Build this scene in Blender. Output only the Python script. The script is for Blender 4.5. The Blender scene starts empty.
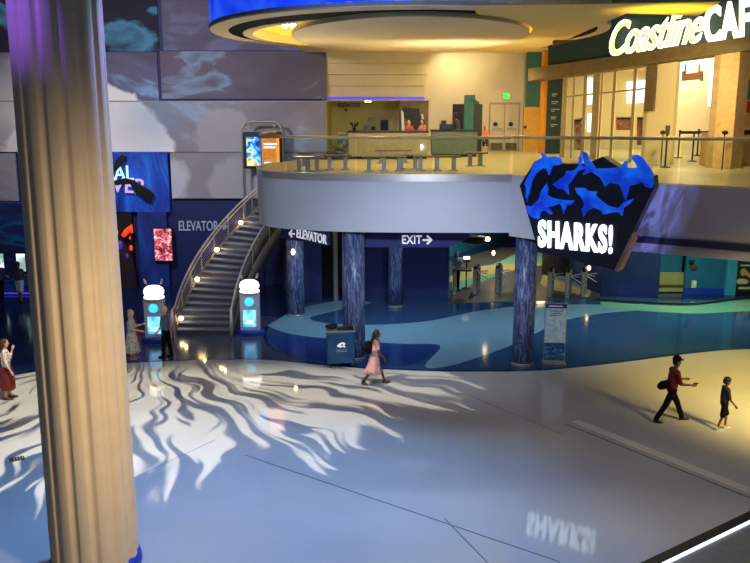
import bpy, bmesh, math, random
from mathutils import Vector, Matrix
random.seed(7)
C = bpy.context.scene.collection
PI = math.pi
# ------------------------------------------------------------------ camera
H, F = 8.2, 856.0
TH = math.atan(181.5/F)
cam = bpy.data.cameras.new('camera'); co = bpy.data.objects.new('camera', cam); C.objects.link(co)
cam.sensor_fit = 'HORIZONTAL'; cam.sensor_width = 36.0; cam.lens = F/750*36; cam.clip_end = 300
co.location = (0, 0, H); co.rotation_euler = (PI/2-TH, 0, 0)
bpy.context.scene.camera = co
def ray(x, y):
    u = (x-375)/F; v = (281.5-y)/F
    return Vector((u, math.cos(TH)+v*math.sin(TH), v*math.cos(TH)-math.sin(TH)))
def gp(x, y, z=0.0):
    d = ray(x, y); t = (z-H)/d.z
    return Vector((d.x*t, d.y*t, z))
def yp(x, y, Y):
    d = ray(x, y); t = Y/d.y
    return Vector((d.x*t, Y, H+d.z*t))
def lp(x, y, A, B):
    d = ray(x, y); e = Vector((B[0]-A[0], B[1]-A[1]))
    n = Vector((-e.y, e.x)); t = (n.x*A[0]+n.y*A[1])/(n.x*d.x+n.y*d.y)
    return Vector((d.x*t, d.y*t, H+d.z*t))
def xy(p): return (p.x, p.y)
# ------------------------------------------------------------------ materials
def lin(c):
    return tuple(((v/255)/12.92 if v <= 10 else (((v/255)+.055)/1.055)**2.4) for v in c)+(1.0,)
def base(name):
    m = bpy.data.materials.new(name); m.use_nodes = True
    nt = m.node_tree; b = nt.nodes['Principled BSDF']
    return m, nt, b
def mat(name, rgb, rough=.6, metal=0., var=.12, scale=6., spec=.5, bump=0., alpha=1.):
    m, nt, b = base(name)
    tc = nt.nodes.new('ShaderNodeTexCoord'); nz = nt.nodes.new('ShaderNodeTexNoise')
    nz.inputs['Scale'].default_value = scale; nz.inputs['Detail'].default_value = 4
    nt.links.new(tc.outputs['Object'], nz.inputs['Vector'])
    rp = nt.nodes.new('ShaderNodeValToRGB'); c = lin(rgb)
    rp.color_ramp.elements[0].position = .3; rp.color_ramp.elements[1].position = .7
    rp.color_ramp.elements[0].color = tuple(v*(1-var) for v in c[:3])+(1,)
    rp.color_ramp.elements[1].color = tuple(min(1, v*(1+var)) for v in c[:3])+(1,)
    nt.links.new(nz.outputs['Fac'], rp.inputs['Fac']); nt.links.new(rp.outputs['Color'], b.inputs['Base Color'])
    b.inputs['Roughness'].default_value = rough; b.inputs['Metallic'].default_value = metal
    b.inputs['Specular IOR Level'].default_value = spec
    if bump:
        bp = nt.nodes.new('ShaderNodeBump'); bp.inputs['Strength'].default_value = bump; bp.inputs['Distance'].default_value = .02
        nt.links.new(nz.outputs['Fac'], bp.inputs['Height']); nt.links.new(bp.outputs['Normal'], b.inputs['Normal'])
    return m
def emit(name, rgb, strength=1., rgb2=None, scale=3., dist=0.):
    m, nt, b = base(name); c = lin(rgb)
    b.inputs['Base Color'].default_value = c; b.inputs['Roughness'].default_value = .4
    b.inputs['Emission Color'].default_value = c; b.inputs['Emission Strength'].default_value = strength
    if rgb2:
        tc = nt.nodes.new('ShaderNodeTexCoord'); nz = nt.nodes.new('ShaderNodeTexNoise')
        nz.inputs['Scale'].default_value = scale; nz.inputs['Detail'].default_value = 5; nz.inputs['Distortion'].default_value = dist
        nt.links.new(tc.outputs['Object'], nz.inputs['Vector'])
        rp = nt.nodes.new('ShaderNodeValToRGB'); rp.color_ramp.elements[0].position = .38; rp.color_ramp.elements[1].position = .62
        rp.color_ramp.elements[0].color = c; rp.color_ramp.elements[1].color = lin(rgb2)
        nt.links.new(nz.outputs['Fac'], rp.inputs['Fac'])
        nt.links.new(rp.outputs['Color'], b.inputs['Emission Color'])
        nt.links.new(rp.outputs['Color'], b.inputs['Base Color'])
    return m
def multi(name, cols, scale, dist=0., strength=0., rough=.5, vec=(1, 1, 1), detail=5., coords='Object'):
    m, nt, b = base(name)
    tc = nt.nodes.new('ShaderNodeTexCoord'); mp = nt.nodes.new('ShaderNodeMapping'); mp.inputs['Scale'].default_value = vec
    nz = nt.nodes.new('ShaderNodeTexNoise'); nz.inputs['Scale'].default_value = scale; nz.inputs['Distortion'].default_value = dist
    nz.inputs['Detail'].default_value = detail
    nt.links.new(tc.outputs[coords], mp.inputs['Vector']); nt.links.new(mp.outputs['Vector'], nz.inputs['Vector'])
    rp = nt.nodes.new('ShaderNodeValToRGB'); e = rp.color_ramp.elements
    while len(e) < len(cols): e.new(.5)
    for i, (p, c) in enumerate(cols): e[i].position = p; e[i].color = lin(c)
    nt.links.new(nz.outputs['Fac'], rp.inputs['Fac']); nt.links.new(rp.outputs['Color'], b.inputs['Base Color'])
    b.inputs['Roughness'].default_value = rough
    if strength:
        nt.links.new(rp.outputs['Color'], b.inputs['Emission Color']); b.inputs['Emission Strength'].default_value = strength
    return m
def glassmat(name, tint=(225, 235, 235), refl=.07):
    m = bpy.data.materials.new(name); m.use_nodes = True; nt = m.node_tree; nt.nodes.clear()
    o = nt.nodes.new('ShaderNodeOutputMaterial'); mx = nt.nodes.new('ShaderNodeMixShader')
    t = nt.nodes.new('ShaderNodeBsdfTransparent'); g = nt.nodes.new('ShaderNodeBsdfGlossy')
    t.inputs['Color'].default_value = lin(tint); g.inputs['Roughness'].default_value = .05
    lw = nt.nodes.new('ShaderNodeFresnel'); lw.inputs['IOR'].default_value = 1.16
    ad = nt.nodes.new('ShaderNodeMath'); ad.operation = 'MULTIPLY_ADD'; ad.inputs[1].default_value = .25; ad.inputs[2].default_value = refl*.4
    nt.links.new(lw.outputs[0], ad.inputs[0]); nt.links.new(ad.outputs[0], mx.inputs['Fac'])
    nt.links.new(t.outputs[0], mx.inputs[1]); nt.links.new(g.outputs[0], mx.inputs[2]); nt.links.new(mx.outputs[0], o.inputs['Surface'])
    return m
M = {}
def floor_mat(name, rgb, rough=.11, var=.05, rgb2=None, spec=.5):
    m, nt, b = base(name)
    tc = nt.nodes.new('ShaderNodeTexCoord')
    n1 = nt.nodes.new('ShaderNodeTexNoise'); n1.inputs['Scale'].default_value = 90; n1.inputs['Detail'].default_value = 2
    n2 = nt.nodes.new('ShaderNodeTexNoise'); n2.inputs['Scale'].default_value = .6; n2.inputs['Detail'].default_value = 5
    ad = nt.nodes.new('ShaderNodeMath'); ad.operation = 'MULTIPLY_ADD'; ad.inputs[1].default_value = .5
    for n in (n1, n2): nt.links.new(tc.outputs['Object'], n.inputs['Vector'])
    nt.links.new(n1.outputs['Fac'], ad.inputs[0])
    h = nt.nodes.new('ShaderNodeMath'); h.operation = 'MULTIPLY'; h.inputs[1].default_value = .5
    nt.links.new(n2.outputs['Fac'], h.inputs[0]); nt.links.new(h.outputs[0], ad.inputs[2])
    rp = nt.nodes.new('ShaderNodeValToRGB'); c = lin(rgb); d = lin(rgb2) if rgb2 else None
    rp.color_ramp.elements[0].position = .38; rp.color_ramp.elements[1].position = .62
    rp.color_ramp.elements[0].color = tuple(v*(1-var) for v in c[:3])+(1,)
    rp.color_ramp.elements[1].color = d if d else tuple(min(1, v*(1+var)) for v in c[:3])+(1,)
    nt.links.new(ad.outputs[0], rp.inputs['Fac']); nt.links.new(rp.outputs['Color'], b.inputs['Base Color'])
    b.inputs['Roughness'].default_value = rough; b.inputs['Specular IOR Level'].default_value = spec
    rm = nt.nodes.new('ShaderNodeMapRange'); rm.inputs['To Min'].default_value = rough*.8; rm.inputs['To Max'].default_value = rough*1.3
    nt.links.new(n2.outputs['Fac'], rm.inputs['Value']); nt.links.new(rm.outputs[0], b.inputs['Roughness'])
    return m
M['terrazzo'] = floor_mat('white_terrazzo', (188, 188, 185), .045)
M['terrazzo_pale'] = floor_mat('pale_terrazzo_band', (225, 220, 208))
M['joint'] = mat('floor_joint', (95, 98, 108), .5)
M['f_mid'] = floor_mat('mid_blue_terrazzo', (44, 76, 112), .10, .08)
M['f_royal'] = floor_mat('royal_blue_terrazzo', (32, 58, 116), .10, .08)
M['f_teal'] = floor_mat('light_teal_terrazzo', (118, 156, 172), .10, .06)
M['f_dark'] = floor_mat('slate_terrazzo', (62, 72, 92), .13, .1)
M['f_navy'] = floor_mat('navy_terrazzo', (20, 38, 80), .13, .1)
M['f_green'] = floor_mat('green_terrazzo', (120, 170, 140), .15, .06)
M['f_tan'] = floor_mat('tan_terrazzo', (190, 165, 110), .2, .06)
M['f_brown'] = floor_mat('brown_carpet', (80, 72, 68), .35, .15)
M['f_deck'] = floor_mat('warm_deck_floor', (210, 186, 132), .3, .05)
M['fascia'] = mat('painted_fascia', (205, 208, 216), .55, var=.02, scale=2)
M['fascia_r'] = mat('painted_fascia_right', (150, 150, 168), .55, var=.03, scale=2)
M['chrome'] = mat('brushed_steel', (205, 200, 190), .32, .55, .06, 3)
M['steel'] = mat('satin_steel', (160, 154, 142), .4, .5, .08, 12)
M['deckrail'] = mat('tan_handrail', (196, 176, 138), .4, .3)
M['darkmetal'] = mat('dark_metal', (34, 34, 38), .45, .4)
M['black'] = mat('black_paint', (12, 12, 14), .5)
M['navy'] = mat('navy_wall', (18, 36, 92), .6, var=.12, scale=1.2)
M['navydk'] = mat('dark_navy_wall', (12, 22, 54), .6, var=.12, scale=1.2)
M['tealwall'] = mat('teal_wall', (24, 100, 130), .55, var=.08, scale=1.5)
M['cream'] = mat('cream_wall', (214, 200, 166), .7, var=.03, scale=2)
M['tan'] = mat('tan_ceiling', (214, 196, 156), .7, var=.03, scale=1)
M['tanwall'] = mat('tan_banded_wall', (216, 200, 156), .65, var=.04, scale=1)
M['stone'] = mat('cream_column', (222, 204, 168), .6, var=.05, scale=3, bump=.1)
M['bluepaint'] = mat('blue_base_paint', (20, 60, 170), .4)
M['teal'] = mat('teal_panel', (52, 108, 100), .6, var=.08)
M['green'] = mat('dark_green_wall', (34, 58, 52), .6, var=.1)
M['orange'] = mat('orange_pilaster', (236, 150, 30), .6, var=.05)
M['ochre'] = mat('ochre_panel', (214, 160, 50), .6, var=.06)
M['wood'] = mat('brown_beam', (104, 84, 46), .6, var=.15, scale=5)
M['benchwood'] = mat('bench_wood', (120, 92, 62), .5, var=.2, scale=8)
M['glass'] = glassmat('clear_glass')
M['white_led'] = emit('white_lit', (235, 248, 255), 1.8)
M['warm_led'] = emit('warm_lamp', (255, 225, 160), 12)
M['warmwhite_sign'] = emit('warm_lit_sign', (255, 250, 226), 1.8)
M['yellow_neon'] = emit('yellow_lit', (235, 240, 70), 1.4)
M['blue_led'] = emit('blue_strip', (70, 60, 235), .9)
M['skin1'] = mat('skin_dark', (110, 70, 50), .55, var=.05)
M['skin2'] = mat('skin_light', (214, 166, 138), .55, var=.05)
M['hair_black'] = mat('hair_black', (20, 16, 15), .6, var=.3, scale=40)
M['hair_grey'] = mat('hair_grey', (178, 166, 150), .7, var=.2, scale=40)
M['hair_brown'] = mat('hair_brown', (70, 45, 32), .7, var=.2, scale=40)
M['hair_blond'] = mat('hair_blond', (214, 196, 150), .7, var=.15, scale=40)
M['white_cloth'] = mat('white_cloth', (225, 222, 214), .8, var=.04)
M['eyewhite'] = mat('eye', (25, 22, 22), .3)
M['lips'] = mat('lips', (140, 70, 65), .5)
# ------------------------------------------------------------------ mesh helpers
class MB:
    def __init__(s): s.b = bmesh.new()
    def box(s, lo, hi, mtx=None):
        r = bmesh.ops.create_cube(s.b, size=1); v = r['verts']
        for q in v: q.co = Vector([lo[i]+(q.co[i]+.5)*(hi[i]-lo[i]) for i in range(3)])
        if mtx: bmesh.ops.transform(s.b, matrix=mtx, verts=v)
        return s
    def prism(s, pts, z0, z1):          # plan polygon
        vs = [s.b.verts.new((p[0], p[1], z0)) for p in pts]; f = s.b.faces.new(vs)
        r = bmesh.ops.extrude_face_region(s.b, geom=[f])
        for q in r['geom']:
            if isinstance(q, bmesh.types.BMVert): q.co.z += z1-z0
        return s
    def plate(s, pts, off):             # 3-D planar polygon pushed along off
        vs = [s.b.verts.new(p) for p in pts]; f = s.b.faces.new(vs)
        r = bmesh.ops.extrude_face_region(s.b, geom=[f])
        for q in r['geom']:
            if isinstance(q, bmesh.types.BMVert): q.co += Vector(off)
        return s
    def tube(s, pts, r, n=10, cap=True):
        pts = [Vector(p) for p in pts]; R = r if hasattr(r, '__len__') else [r]*len(pts); rings = []
        for i, p in enumerate(pts):
            d = (pts[min(i+1, len(pts)-1)]-pts[max(i-1, 0)])
            d = d.normalized() if d.length > 1e-9 else Vector((0, 0, 1))
            a = Vector((0, 0, 1)) if abs(d.z) < .9 else Vector((1, 0, 0))
            u = d.cross(a).normalized(); w = d.cross(u)
            rings.append([s.b.verts.new(p+R[i]*(math.cos(2*PI*k/n)*u+math.sin(2*PI*k/n)*w)) for k in range(n)])
        for a, b in zip(rings, rings[1:]):
            for k in range(n): s.b.faces.new((a[k], a[(k+1) % n], b[(k+1) % n], b[k]))
        if cap: s.b.faces.new(rings[0][::-1]); s.b.faces.new(rings[-1])
        return s
    def lathe(s, prof, c=(0, 0, 0), n=28, sx=1, sy=1):
        rings = []
        for r, z in prof:
            rings.append([s.b.verts.new((c[0]+r*sx*math.cos(2*PI*k/n), c[1]+r*sy*math.sin(2*PI*k/n), c[2]+z)) for k in range(n)])
        for a, b in zip(rings, rings[1:]):
            for k in range(n): s.b.faces.new((a[k], a[(k+1) % n], b[(k+1) % n], b[k]))
        if prof[0][0] > 1e-4: s.b.faces.new(rings[0][::-1])
        if prof[-1][0] > 1e-4: s.b.faces.new(rings[-1])
        return s
    def ell(s, c, r, n=14, m=10):
        prof = [(max(1e-5, math.sin(PI*i/m)), -math.cos(PI*i/m)) for i in range(m+1)]
        rings = [[s.b.verts.new((c[0]+r[0]*p*math.cos(2*PI*k/n), c[1]+r[1]*p*math.sin(2*PI*k/n), c[2]+r[2]*z)) for k in range(n)] for p, z in prof]
        for a, b in zip(rings, rings[1:]):
            for k in range(n): s.b.faces.new((a[k], a[(k+1) % n], b[(k+1) % n], b[k]))
        return s
    def cap(s, p, q, r0, r1, n=12):      # tapered capsule
        p = Vector(p); q = Vector(q); d = q-p
        if d.length < 1e-6: return s.ell(p, (r0, r0, r0))
        dn = d.normalized(); P = []; R = []
        for i in range(5):
            a = PI/2*i/4; P.append(p-dn*r0*math.cos(a)); R.append(max(1e-4, r0*math.sin(a)))
        for i in range(5):
            a = PI/2*i/4; P.append(q+dn*r1*math.sin(a)); R.append(max(1e-4, r1*math.cos(a)))
        return s.tube(P, R, n)
    def strip(s, lower, upper, thick=None):
        a = [s.b.verts.new(p) for p in lower]; b = [s.b.verts.new(p) for p in upper]
        for i in range(len(a)-1): s.b.faces.new((a[i], a[i+1], b[i+1], b[i]))
        return s
    def obj(s, name, m, parent=None, smooth=False, bevel=0., solid=0., label=None, mtx=None):
        bmesh.ops.recalc_face_normals(s.b, faces=s.b.faces)
        if mtx: s.b.transform(mtx)
        me = bpy.data.meshes.new(name); s.b.to_mesh(me); s.b.free()
        for mm in (m if isinstance(m, (list, tuple)) else [m]): me.materials.append(mm)
        if smooth:
            for p in me.polygons: p.use_smooth = True
        o = bpy.data.objects.new(name, me); C.objects.link(o)
        if parent: o.parent = parent
        if solid:
            q = o.modifiers.new('solid', 'SOLIDIFY'); q.thickness = solid; q.offset = 0
        if bevel:
            q = o.modifiers.new('bevel', 'BEVEL'); q.width = bevel; q.segments = 2; q.limit_method = 'ANGLE'
        if label: o['label'] = label
        return o
def box(name, lo, hi, m, parent=None, **k): return MB().box(lo, hi).obj(name, m, parent, **k)
def thing(name, label, cat, loc=(0, 0, 0), rz=0, group=None):
    o = bpy.data.objects.new(name, None); C.objects.link(o); o.empty_display_size = .1
    o.location = loc; o.rotation_euler = (0, 0, rz); o['label'] = label; o['category'] = cat
    if group: o['group'] = group
    return o
def tag(o, label, cat, group=None, kind=None):
    o['label'] = label; o['category'] = cat
    if group: o['group'] = group
    if kind: o['kind'] = kind
    return o
def struct(o, label=None):
    o['kind'] = 'structure'
    if label: o['label'] = label
    return o
def cr(pts, n=6):
    out = []; P = [Vector(p) for p in pts]
    for i in range(len(P)-1):
        a = P[max(i-1, 0)]; b = P[i]; c = P[i+1]; d = P[min(i+2, len(P)-1)]
        for k in range(n):
            t = k/n
            out.append(.5*((2*b)+(c-a)*t+(2*a-5*b+4*c-d)*t*t+(3*b-a-3*c+d)*t**3))
    out.append(P[-1]); return out
def text(name, s, size, m, origin, xdir, parent=None, up=(0, 0, 1), ext=.02, off=0., shear=0., align='LEFT', sx=1., space=1.):
    cu = bpy.data.curves.new(name, 'FONT'); cu.body = s; cu.size = size; cu.extrude = ext; cu.offset = off; cu.shear = shear
    cu.align_x = align; cu.resolution_u = 6; cu.space_character = space
    t = bpy.data.objects.new(name, cu); C.objects.link(t)
    dg = bpy.context.evaluated_depsgraph_get(); me = bpy.data.meshes.new_from_object(t.evaluated_get(dg))
    bpy.data.objects.remove(t)
    X = Vector(xdir).normalized(); U = Vector(up).normalized(); N = X.cross(U).normalized(); U = N.cross(X)
    mt = Matrix(((X.x*sx, U.x, N.x, origin[0]), (X.y*sx, U.y, N.y, origin[1]), (X.z*sx, U.z, N.z, origin[2]), (0, 0, 0, 1)))
    me.transform(mt); me.materials.clear(); me.materials.append(m); me.name = name
    o = bpy.data.objects.new(name, me); C.objects.link(o)
    if parent:
        o.parent = parent; o.matrix_parent_inverse = Matrix.LocRotScale(parent.location, parent.rotation_euler, None).inverted()
    return o
def wpar(o, parent):    # parent world-space geometry to an Empty that sits elsewhere
    o.parent = parent; o.matrix_parent_inverse = Matrix.LocRotScale(parent.location, parent.rotation_euler, None).inverted(); return o
# ------------------------------------------------------------------ FLOOR (ground level)
struct(MB().prism([(-30, 5), (26, 5), (26, 66), (-30, 66)], -.3, 0).obj('floor', M['terrazzo']), 'glossy white terrazzo lobby floor')
bd = [(-160, 392), (0, 376), (60, 369), (130, 363), (200, 360), (270, 360), (330, 366), (400, 370), (450, 371.5), (530, 371), (580, 367), (620, 362.5), (700, 352.5), (750, 349), (860, 346)]
bpts = [gp(x, y) for x, y in bd]; bs = cr([(p.x, p.y, 0) for p in bpts], 5)
def patch(pts, z, m, label, sm=True, closed=False):
    P = cr([tuple(gp(x, y)) for x, y in pts]+[tuple(gp(*pts[0]))], 5)[:-1] if sm else [gp(x, y) for x, y in pts]
    o = MB().prism([(p.x, p.y) for p in P], z-.004, z).obj('floor', m); return struct(o, label)
struct(MB().prism([(p.x, p.y) for p in bs]+[(24, 64), (-28, 64)], .0, .006).obj('floor', M['f_navy']), 'dark blue terrazzo floor beyond the curved edge')
patch([(125, 362.5), (200, 359.5), (270, 359.5), (300, 362), (268, 346), (264, 328), (280, 318), (240, 316), (150, 322), (100, 345)], .010, M['f_dark'], 'dark slate floor in front of the curved staircase')
patch([(266, 332), (280, 318), (320, 300), (420, 292), (520, 296), (640, 298), (760, 304), (790, 330), (750, 347.5), (700, 351), (620, 361), (580, 366), (530, 369.5), (450, 370), (400, 368.5), (330, 364.5), (290, 356), (270, 345)], .012, M['f_mid'], 'mid blue terrazzo field under the balcony')
patch([(267, 326), (300, 309), (340, 301), (372, 303), (340, 310), (310, 318), (330, 324), (380, 325), (430, 321), (480, 311), (530, 306), (600, 305), (650, 309), (600, 314), (560, 322), (535, 334), (500, 350), (450, 366), (425, 366), (440, 346), (400, 344), (340, 340), (290, 334)], .016, M['f_teal'], 'light teal swirl in the blue floor')
patch([(266, 336), (300, 337.5), (345, 342), (400, 346), (438, 347), (425, 358), (408, 366), (370, 366.5), (320, 361), (283, 352)], .020, M['f_royal'], 'royal blue swoosh in the blue floor')
patch([(600, 300), (680, 303.5), (760, 296), (860, 293), (870, 322), (760, 312), (690, 314), (610, 308)], .020, M['f_green'], 'pale green floor along the right wall')
for pp in ([(596, 299), (640, 302), (690, 303.5), (730, 299), (760, 296), (760, 298.5), (730, 301.5), (690, 306), (640, 304.5), (596, 301)],):
    patch(pp, .024, M['black'], 'thin dark curved line in the green floor')
patch([(448, 304), (448, 262), (500, 248), (600, 248), (600, 298), (520, 302)], .024, M['f_brown'], 'brown floor behind the turnstiles', sm=False)
patch([(452, 286), (470, 271), (500, 262), (530, 248), (560, 244), (600, 246), (570, 256), (540, 264), (500, 275), (480, 283), (455, 291)], .028, M['f_green'], 'green swirl in the floor behind the turnstiles')
patch([(450, 277), (475, 268), (500, 265), (545, 264), (520, 270), (500, 273), (475, 278), (452, 283)], .032, M['f_tan'], 'tan swirl in the floor behind the turnstiles')
patch([(540, 284), (546, 274), (570, 269), (588, 270), (590, 296), (575, 294), (550, 290)], .032, M['f_tan'], 'tan curve in the floor near the right gates')
patch([(556, 280), (575, 274), (588, 275), (588, 288), (572, 286)], .036, M['f_teal'], 'teal inset in the tan floor curve')
# joints / bands
def gstrip(a, b, w, m, z, label):
    A = gp(*a); B = gp(*b); d = (B-A).normalized(); n = Vector((-d.y, d.x, 0))*w/2
    struct(MB().prism([(q.x, q.y) for q in (A-n, B-n, B+n, A+n)], z-.003, z).obj('floor', m), label)
gstrip((245, 455), (560, 562), .03, M['joint'], .004, 'thin diagonal joint line in the white floor')
gstrip((445, 519), (488, 563), .025, M['joint'], .004, 'short joint line near the bottom of the white floor')
gstrip((130, 480), (215, 440), .015, M['joint'], .004, 'faint joint line in the white floor')
gstrip((470, 396), (562, 434), .02, M['joint'], .004, 'joint line in the white floor near the walkers')
gstrip((575, 421), (780, 503), .28, M['terrazzo_pale'], .004, 'pale wide band crossing the white floor')
gstrip((566, 424), (780, 510), .04, M['joint'], .005, 'dark line beside the pale band')
g = gp(17, 459); gr = thing('floor_grate', 'small dark metal access plate set in the white floor at far left', 'floor plate', (g.x, g.y, 0), .5)
box('plate', (-.16, -.12, .0), (.16, .12, .008), M['darkmetal'], gr)
for k in range(5): box('slot', (-.13+k*.06, -.1, .008), (-.11+k*.06, .1, .012), M['steel'], gr)
# low plinth at the bottom right
A = gp(650, 565); B = gp(760, 512); d = (B-A).normalized(); n = Vector((d.y, -d.x, 0))
pl = thing('floor_plinth', 'low dark-edged plinth with a bright white trim line in the bottom right corner', 'plinth', (B.x, B.y, 0))
A2 = A-d*3; B2 = B+d*4
def quad(o0, o1, z0, z1, nm, m):
    wpar(MB().prism([(q.x, q.y) for q in (A2+n*o0, B2+n*o0, B2+n*o1, A2+n*o1)], z0, z1).obj(nm, m), pl)
quad(0, .24, 0, .14, 'black_edge', M['black']); quad(.24, .30, 0, .16, 'white_trim', emit('white_trim_strip', (235, 240, 255), 1.3)); quad(.30, 5, 0, .13, 'plinth_top', mat('grey_plinth', (120, 128, 125), .3))
# ------------------------------------------------------------------ BIG COLUMN
cx, cy = -5.01, 14.0
col = thing('fluted_column', 'giant cream fluted column rising out of the frame at left', 'column', (cx, cy, 0))
b = MB(); n = 336; nf = 14
rings = []
def prof(a):
    t = (a*nf/(2*PI)) % 1
    if t < .50: return .006*math.sin(t/.50*PI)
    if t < .56: return -.014*(t-.50)/.06
    if t < .94: return -.014-.030*math.sin((t-.56)/.38*PI)
    return -.014*(1-t)/.06
for z, s in ((.25, 1.0), (3, .985), (8, .955), (13, .93)):
    rings.append([b.b.verts.new(((.745+prof(2*PI*k/n+.20))*s*math.cos(2*PI*k/n), (.745+prof(2*PI*k/n+.20))*s*math.sin(2*PI*k/n), z)) for k in range(n)])
for p, q in zip(rings, rings[1:]):
    for k in range(n): b.b.faces.new((p[k], p[(k+1) % n], q[(k+1) % n], q[k]))
b.obj('shaft', M['stone'], col)
MB().lathe([(.74, 0), (.79, 0), (.81, .08), (.79, .2), (.74, .26)], n=48).obj('base_ring', M['bluepaint'], col, smooth=True, label='glossy blue base ring')
# ------------------------------------------------------------------ DECK
fr_s = cr([(-3.6, 30.9, 0), (-3.86, 29.6, 0), (-3.82, 28.2, 0), (-3.4, 27.15, 0), (-2.55, 26.5, 0), (-1.2, 26.05, 0), (.5, 25.85, 0), (2.5, 25.8, 0), (4.1, 25.8, 0)], 7)
fr = [(p.x, p.y) for p in fr_s]
right_pts = [(4.85, 25.0), (9.7, 22.1), (14.5, 19.3)]
deck = fr+right_pts+[(18, 19.3), (18, 46), (-2.4, 46), (-2.4, 38.6), (-1.45, 37.95), (-.72, 36.1), (-1.0, 32.6), (-2.8, 32.5)]
struct(MB().prism(deck, 5.8, 6.0).obj('floor', M['f_deck']), 'warm tan floor of the upper balcony')
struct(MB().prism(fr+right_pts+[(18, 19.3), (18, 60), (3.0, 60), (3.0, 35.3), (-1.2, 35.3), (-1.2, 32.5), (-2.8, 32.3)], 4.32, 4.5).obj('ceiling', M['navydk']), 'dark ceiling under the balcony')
def band(path, z0, z1, off, nm, m, th=.12, lab=None):
    q = [Vector((p[0], p[1], 0)) for p in path]; out = []
    for i, p in enumerate(q):
        d = (q[min(i+1, len(q)-1)]-q[max(0, i-1)]).normalized(); out.append(p+Vector((d.y, -d.x, 0))*off)
    inn = []
    for i, p in enumerate(q):
        d = (q[min(i+1, len(q)-1)]-q[max(0, i-1)]).normalized(); inn.append(p+Vector((d.y, -d.x, 0))*(off-th))
    bb = MB(); V = [[bb.b.verts.new((s.x, s.y, z)) for s in L] for L, z in ((out, z0), (out, z1), (inn, z1), (inn, z0))]
    for a, c in ((0, 1), (1, 2), (2, 3), (3, 0)):
        for i in range(len(q)-1): bb.b.faces.new((V[a][i], V[a][i+1], V[c][i+1], V[c][i]))
    for i in (0, -1): bb.b.faces.new([V[k][i] for k in range(4)])
    o = bb.obj(nm, m); return o
struct(band(fr, 4.25, 5.80, .03, 'wall_front', M['fascia']), 'smooth curved pale balcony fascia')
struct(band(fr, 5.80, 6.02, .06, 'trim_1', M['chrome']), 'polished metal rim along the balcony edge')
# angled return between bulge and right side
ra = [fr[-1], right_pts[0]]
struct(band([(4.1, 25.8), (4.5, 25.36), (4.85, 25.0)], 4.15, 6.0, .03, 'wall_front', M['fascia']), 'slanted pale return of the balcony fascia')
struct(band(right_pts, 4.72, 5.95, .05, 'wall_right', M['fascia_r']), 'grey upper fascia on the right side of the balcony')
bb = MB(); e = [Vector((p[0], p[1], 0)) for p in right_pts]
dd = (e[1]-e[0]).normalized(); nn = Vector((dd.y, -dd.x, 0))
def off(p, o, z): return Vector((p.x+nn.x*o, p.y+nn.y*o, z))
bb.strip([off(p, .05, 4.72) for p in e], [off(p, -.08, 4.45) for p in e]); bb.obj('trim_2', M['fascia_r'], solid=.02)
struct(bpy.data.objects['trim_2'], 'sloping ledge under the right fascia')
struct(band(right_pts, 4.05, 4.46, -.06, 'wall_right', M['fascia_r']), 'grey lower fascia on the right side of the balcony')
# railings
def railing(path, z0, z1a, z1b, name, label, seg, postm, posts):
    t = thing(name, label, 'railing', (path[0][0], path[0][1], 6.0))
    Q = [Vector((p[0], p[1], 0)) for p in path]; L = [0]
    for a, c in zip(Q, Q[1:]): L.append(L[-1]+(c-a).length)
    def P(s):
        for i in range(len(Q)-1):
            if s <= L[i+1] or i == len(Q)-2: return Q[i].lerp(Q[i+1], (s-L[i])/max(1e-6, L[i+1]-L[i]))
    T = L[-1]; N = max(1, round(T/seg))
    for k in range(N):
        s0 = T*k/N+.02; s1 = T*(k+1)/N-.02; m = 6
        pts = [P(s0+(s1-s0)*i/m) for i in range(m+1)]
        zt = [z1a+(z1b-z1a)*(s0+(s1-s0)*i/m)/T for i in range(m+1)]
        o = MB().strip([(p.x, p.y, z0) for p in pts], [(p.x, p.y, z-.03) for p, z in zip(pts, zt)]).obj('glass_panel', M['glass']); wpar(o, t)
    m = 40
    o = MB().tube([(P(T*i/m).x, P(T*i/m).y, z1a+(z1b-z1a)*i/m) for i in range(m+1)], .045, 8).obj('handrail', M['deckrail'], smooth=True); wpar(o, t)
    if posts:
        for k in range(N+1):
            p = P(T*k/N); zz = z1a+(z1b-z1a)*k/N
            wpar(MB().box((p.x-.025, p.y-.025, z0), (p.x+.025, p.y+.025, zz-.02)).obj('post', postm), t)
    return t
ins = [(p[0]*.985+.02, p[1]+.06) for p in fr]
railing(ins, 6.02, 7.10, 7.10, 'glass_railing', 'curved frameless glass railing with metal handrail on the balcony bulge', 2.2, M['steel'], False)
rp = [(4.12, 25.86), (4.9, 25.1), (9.72, 22.2), (14.5, 19.4)]
railing(rp, 5.96, 7.12, 7.3, 'glass_railing', 'straight glass railing running behind and right of the shark sign', 2.3, M['steel'], False)
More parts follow.
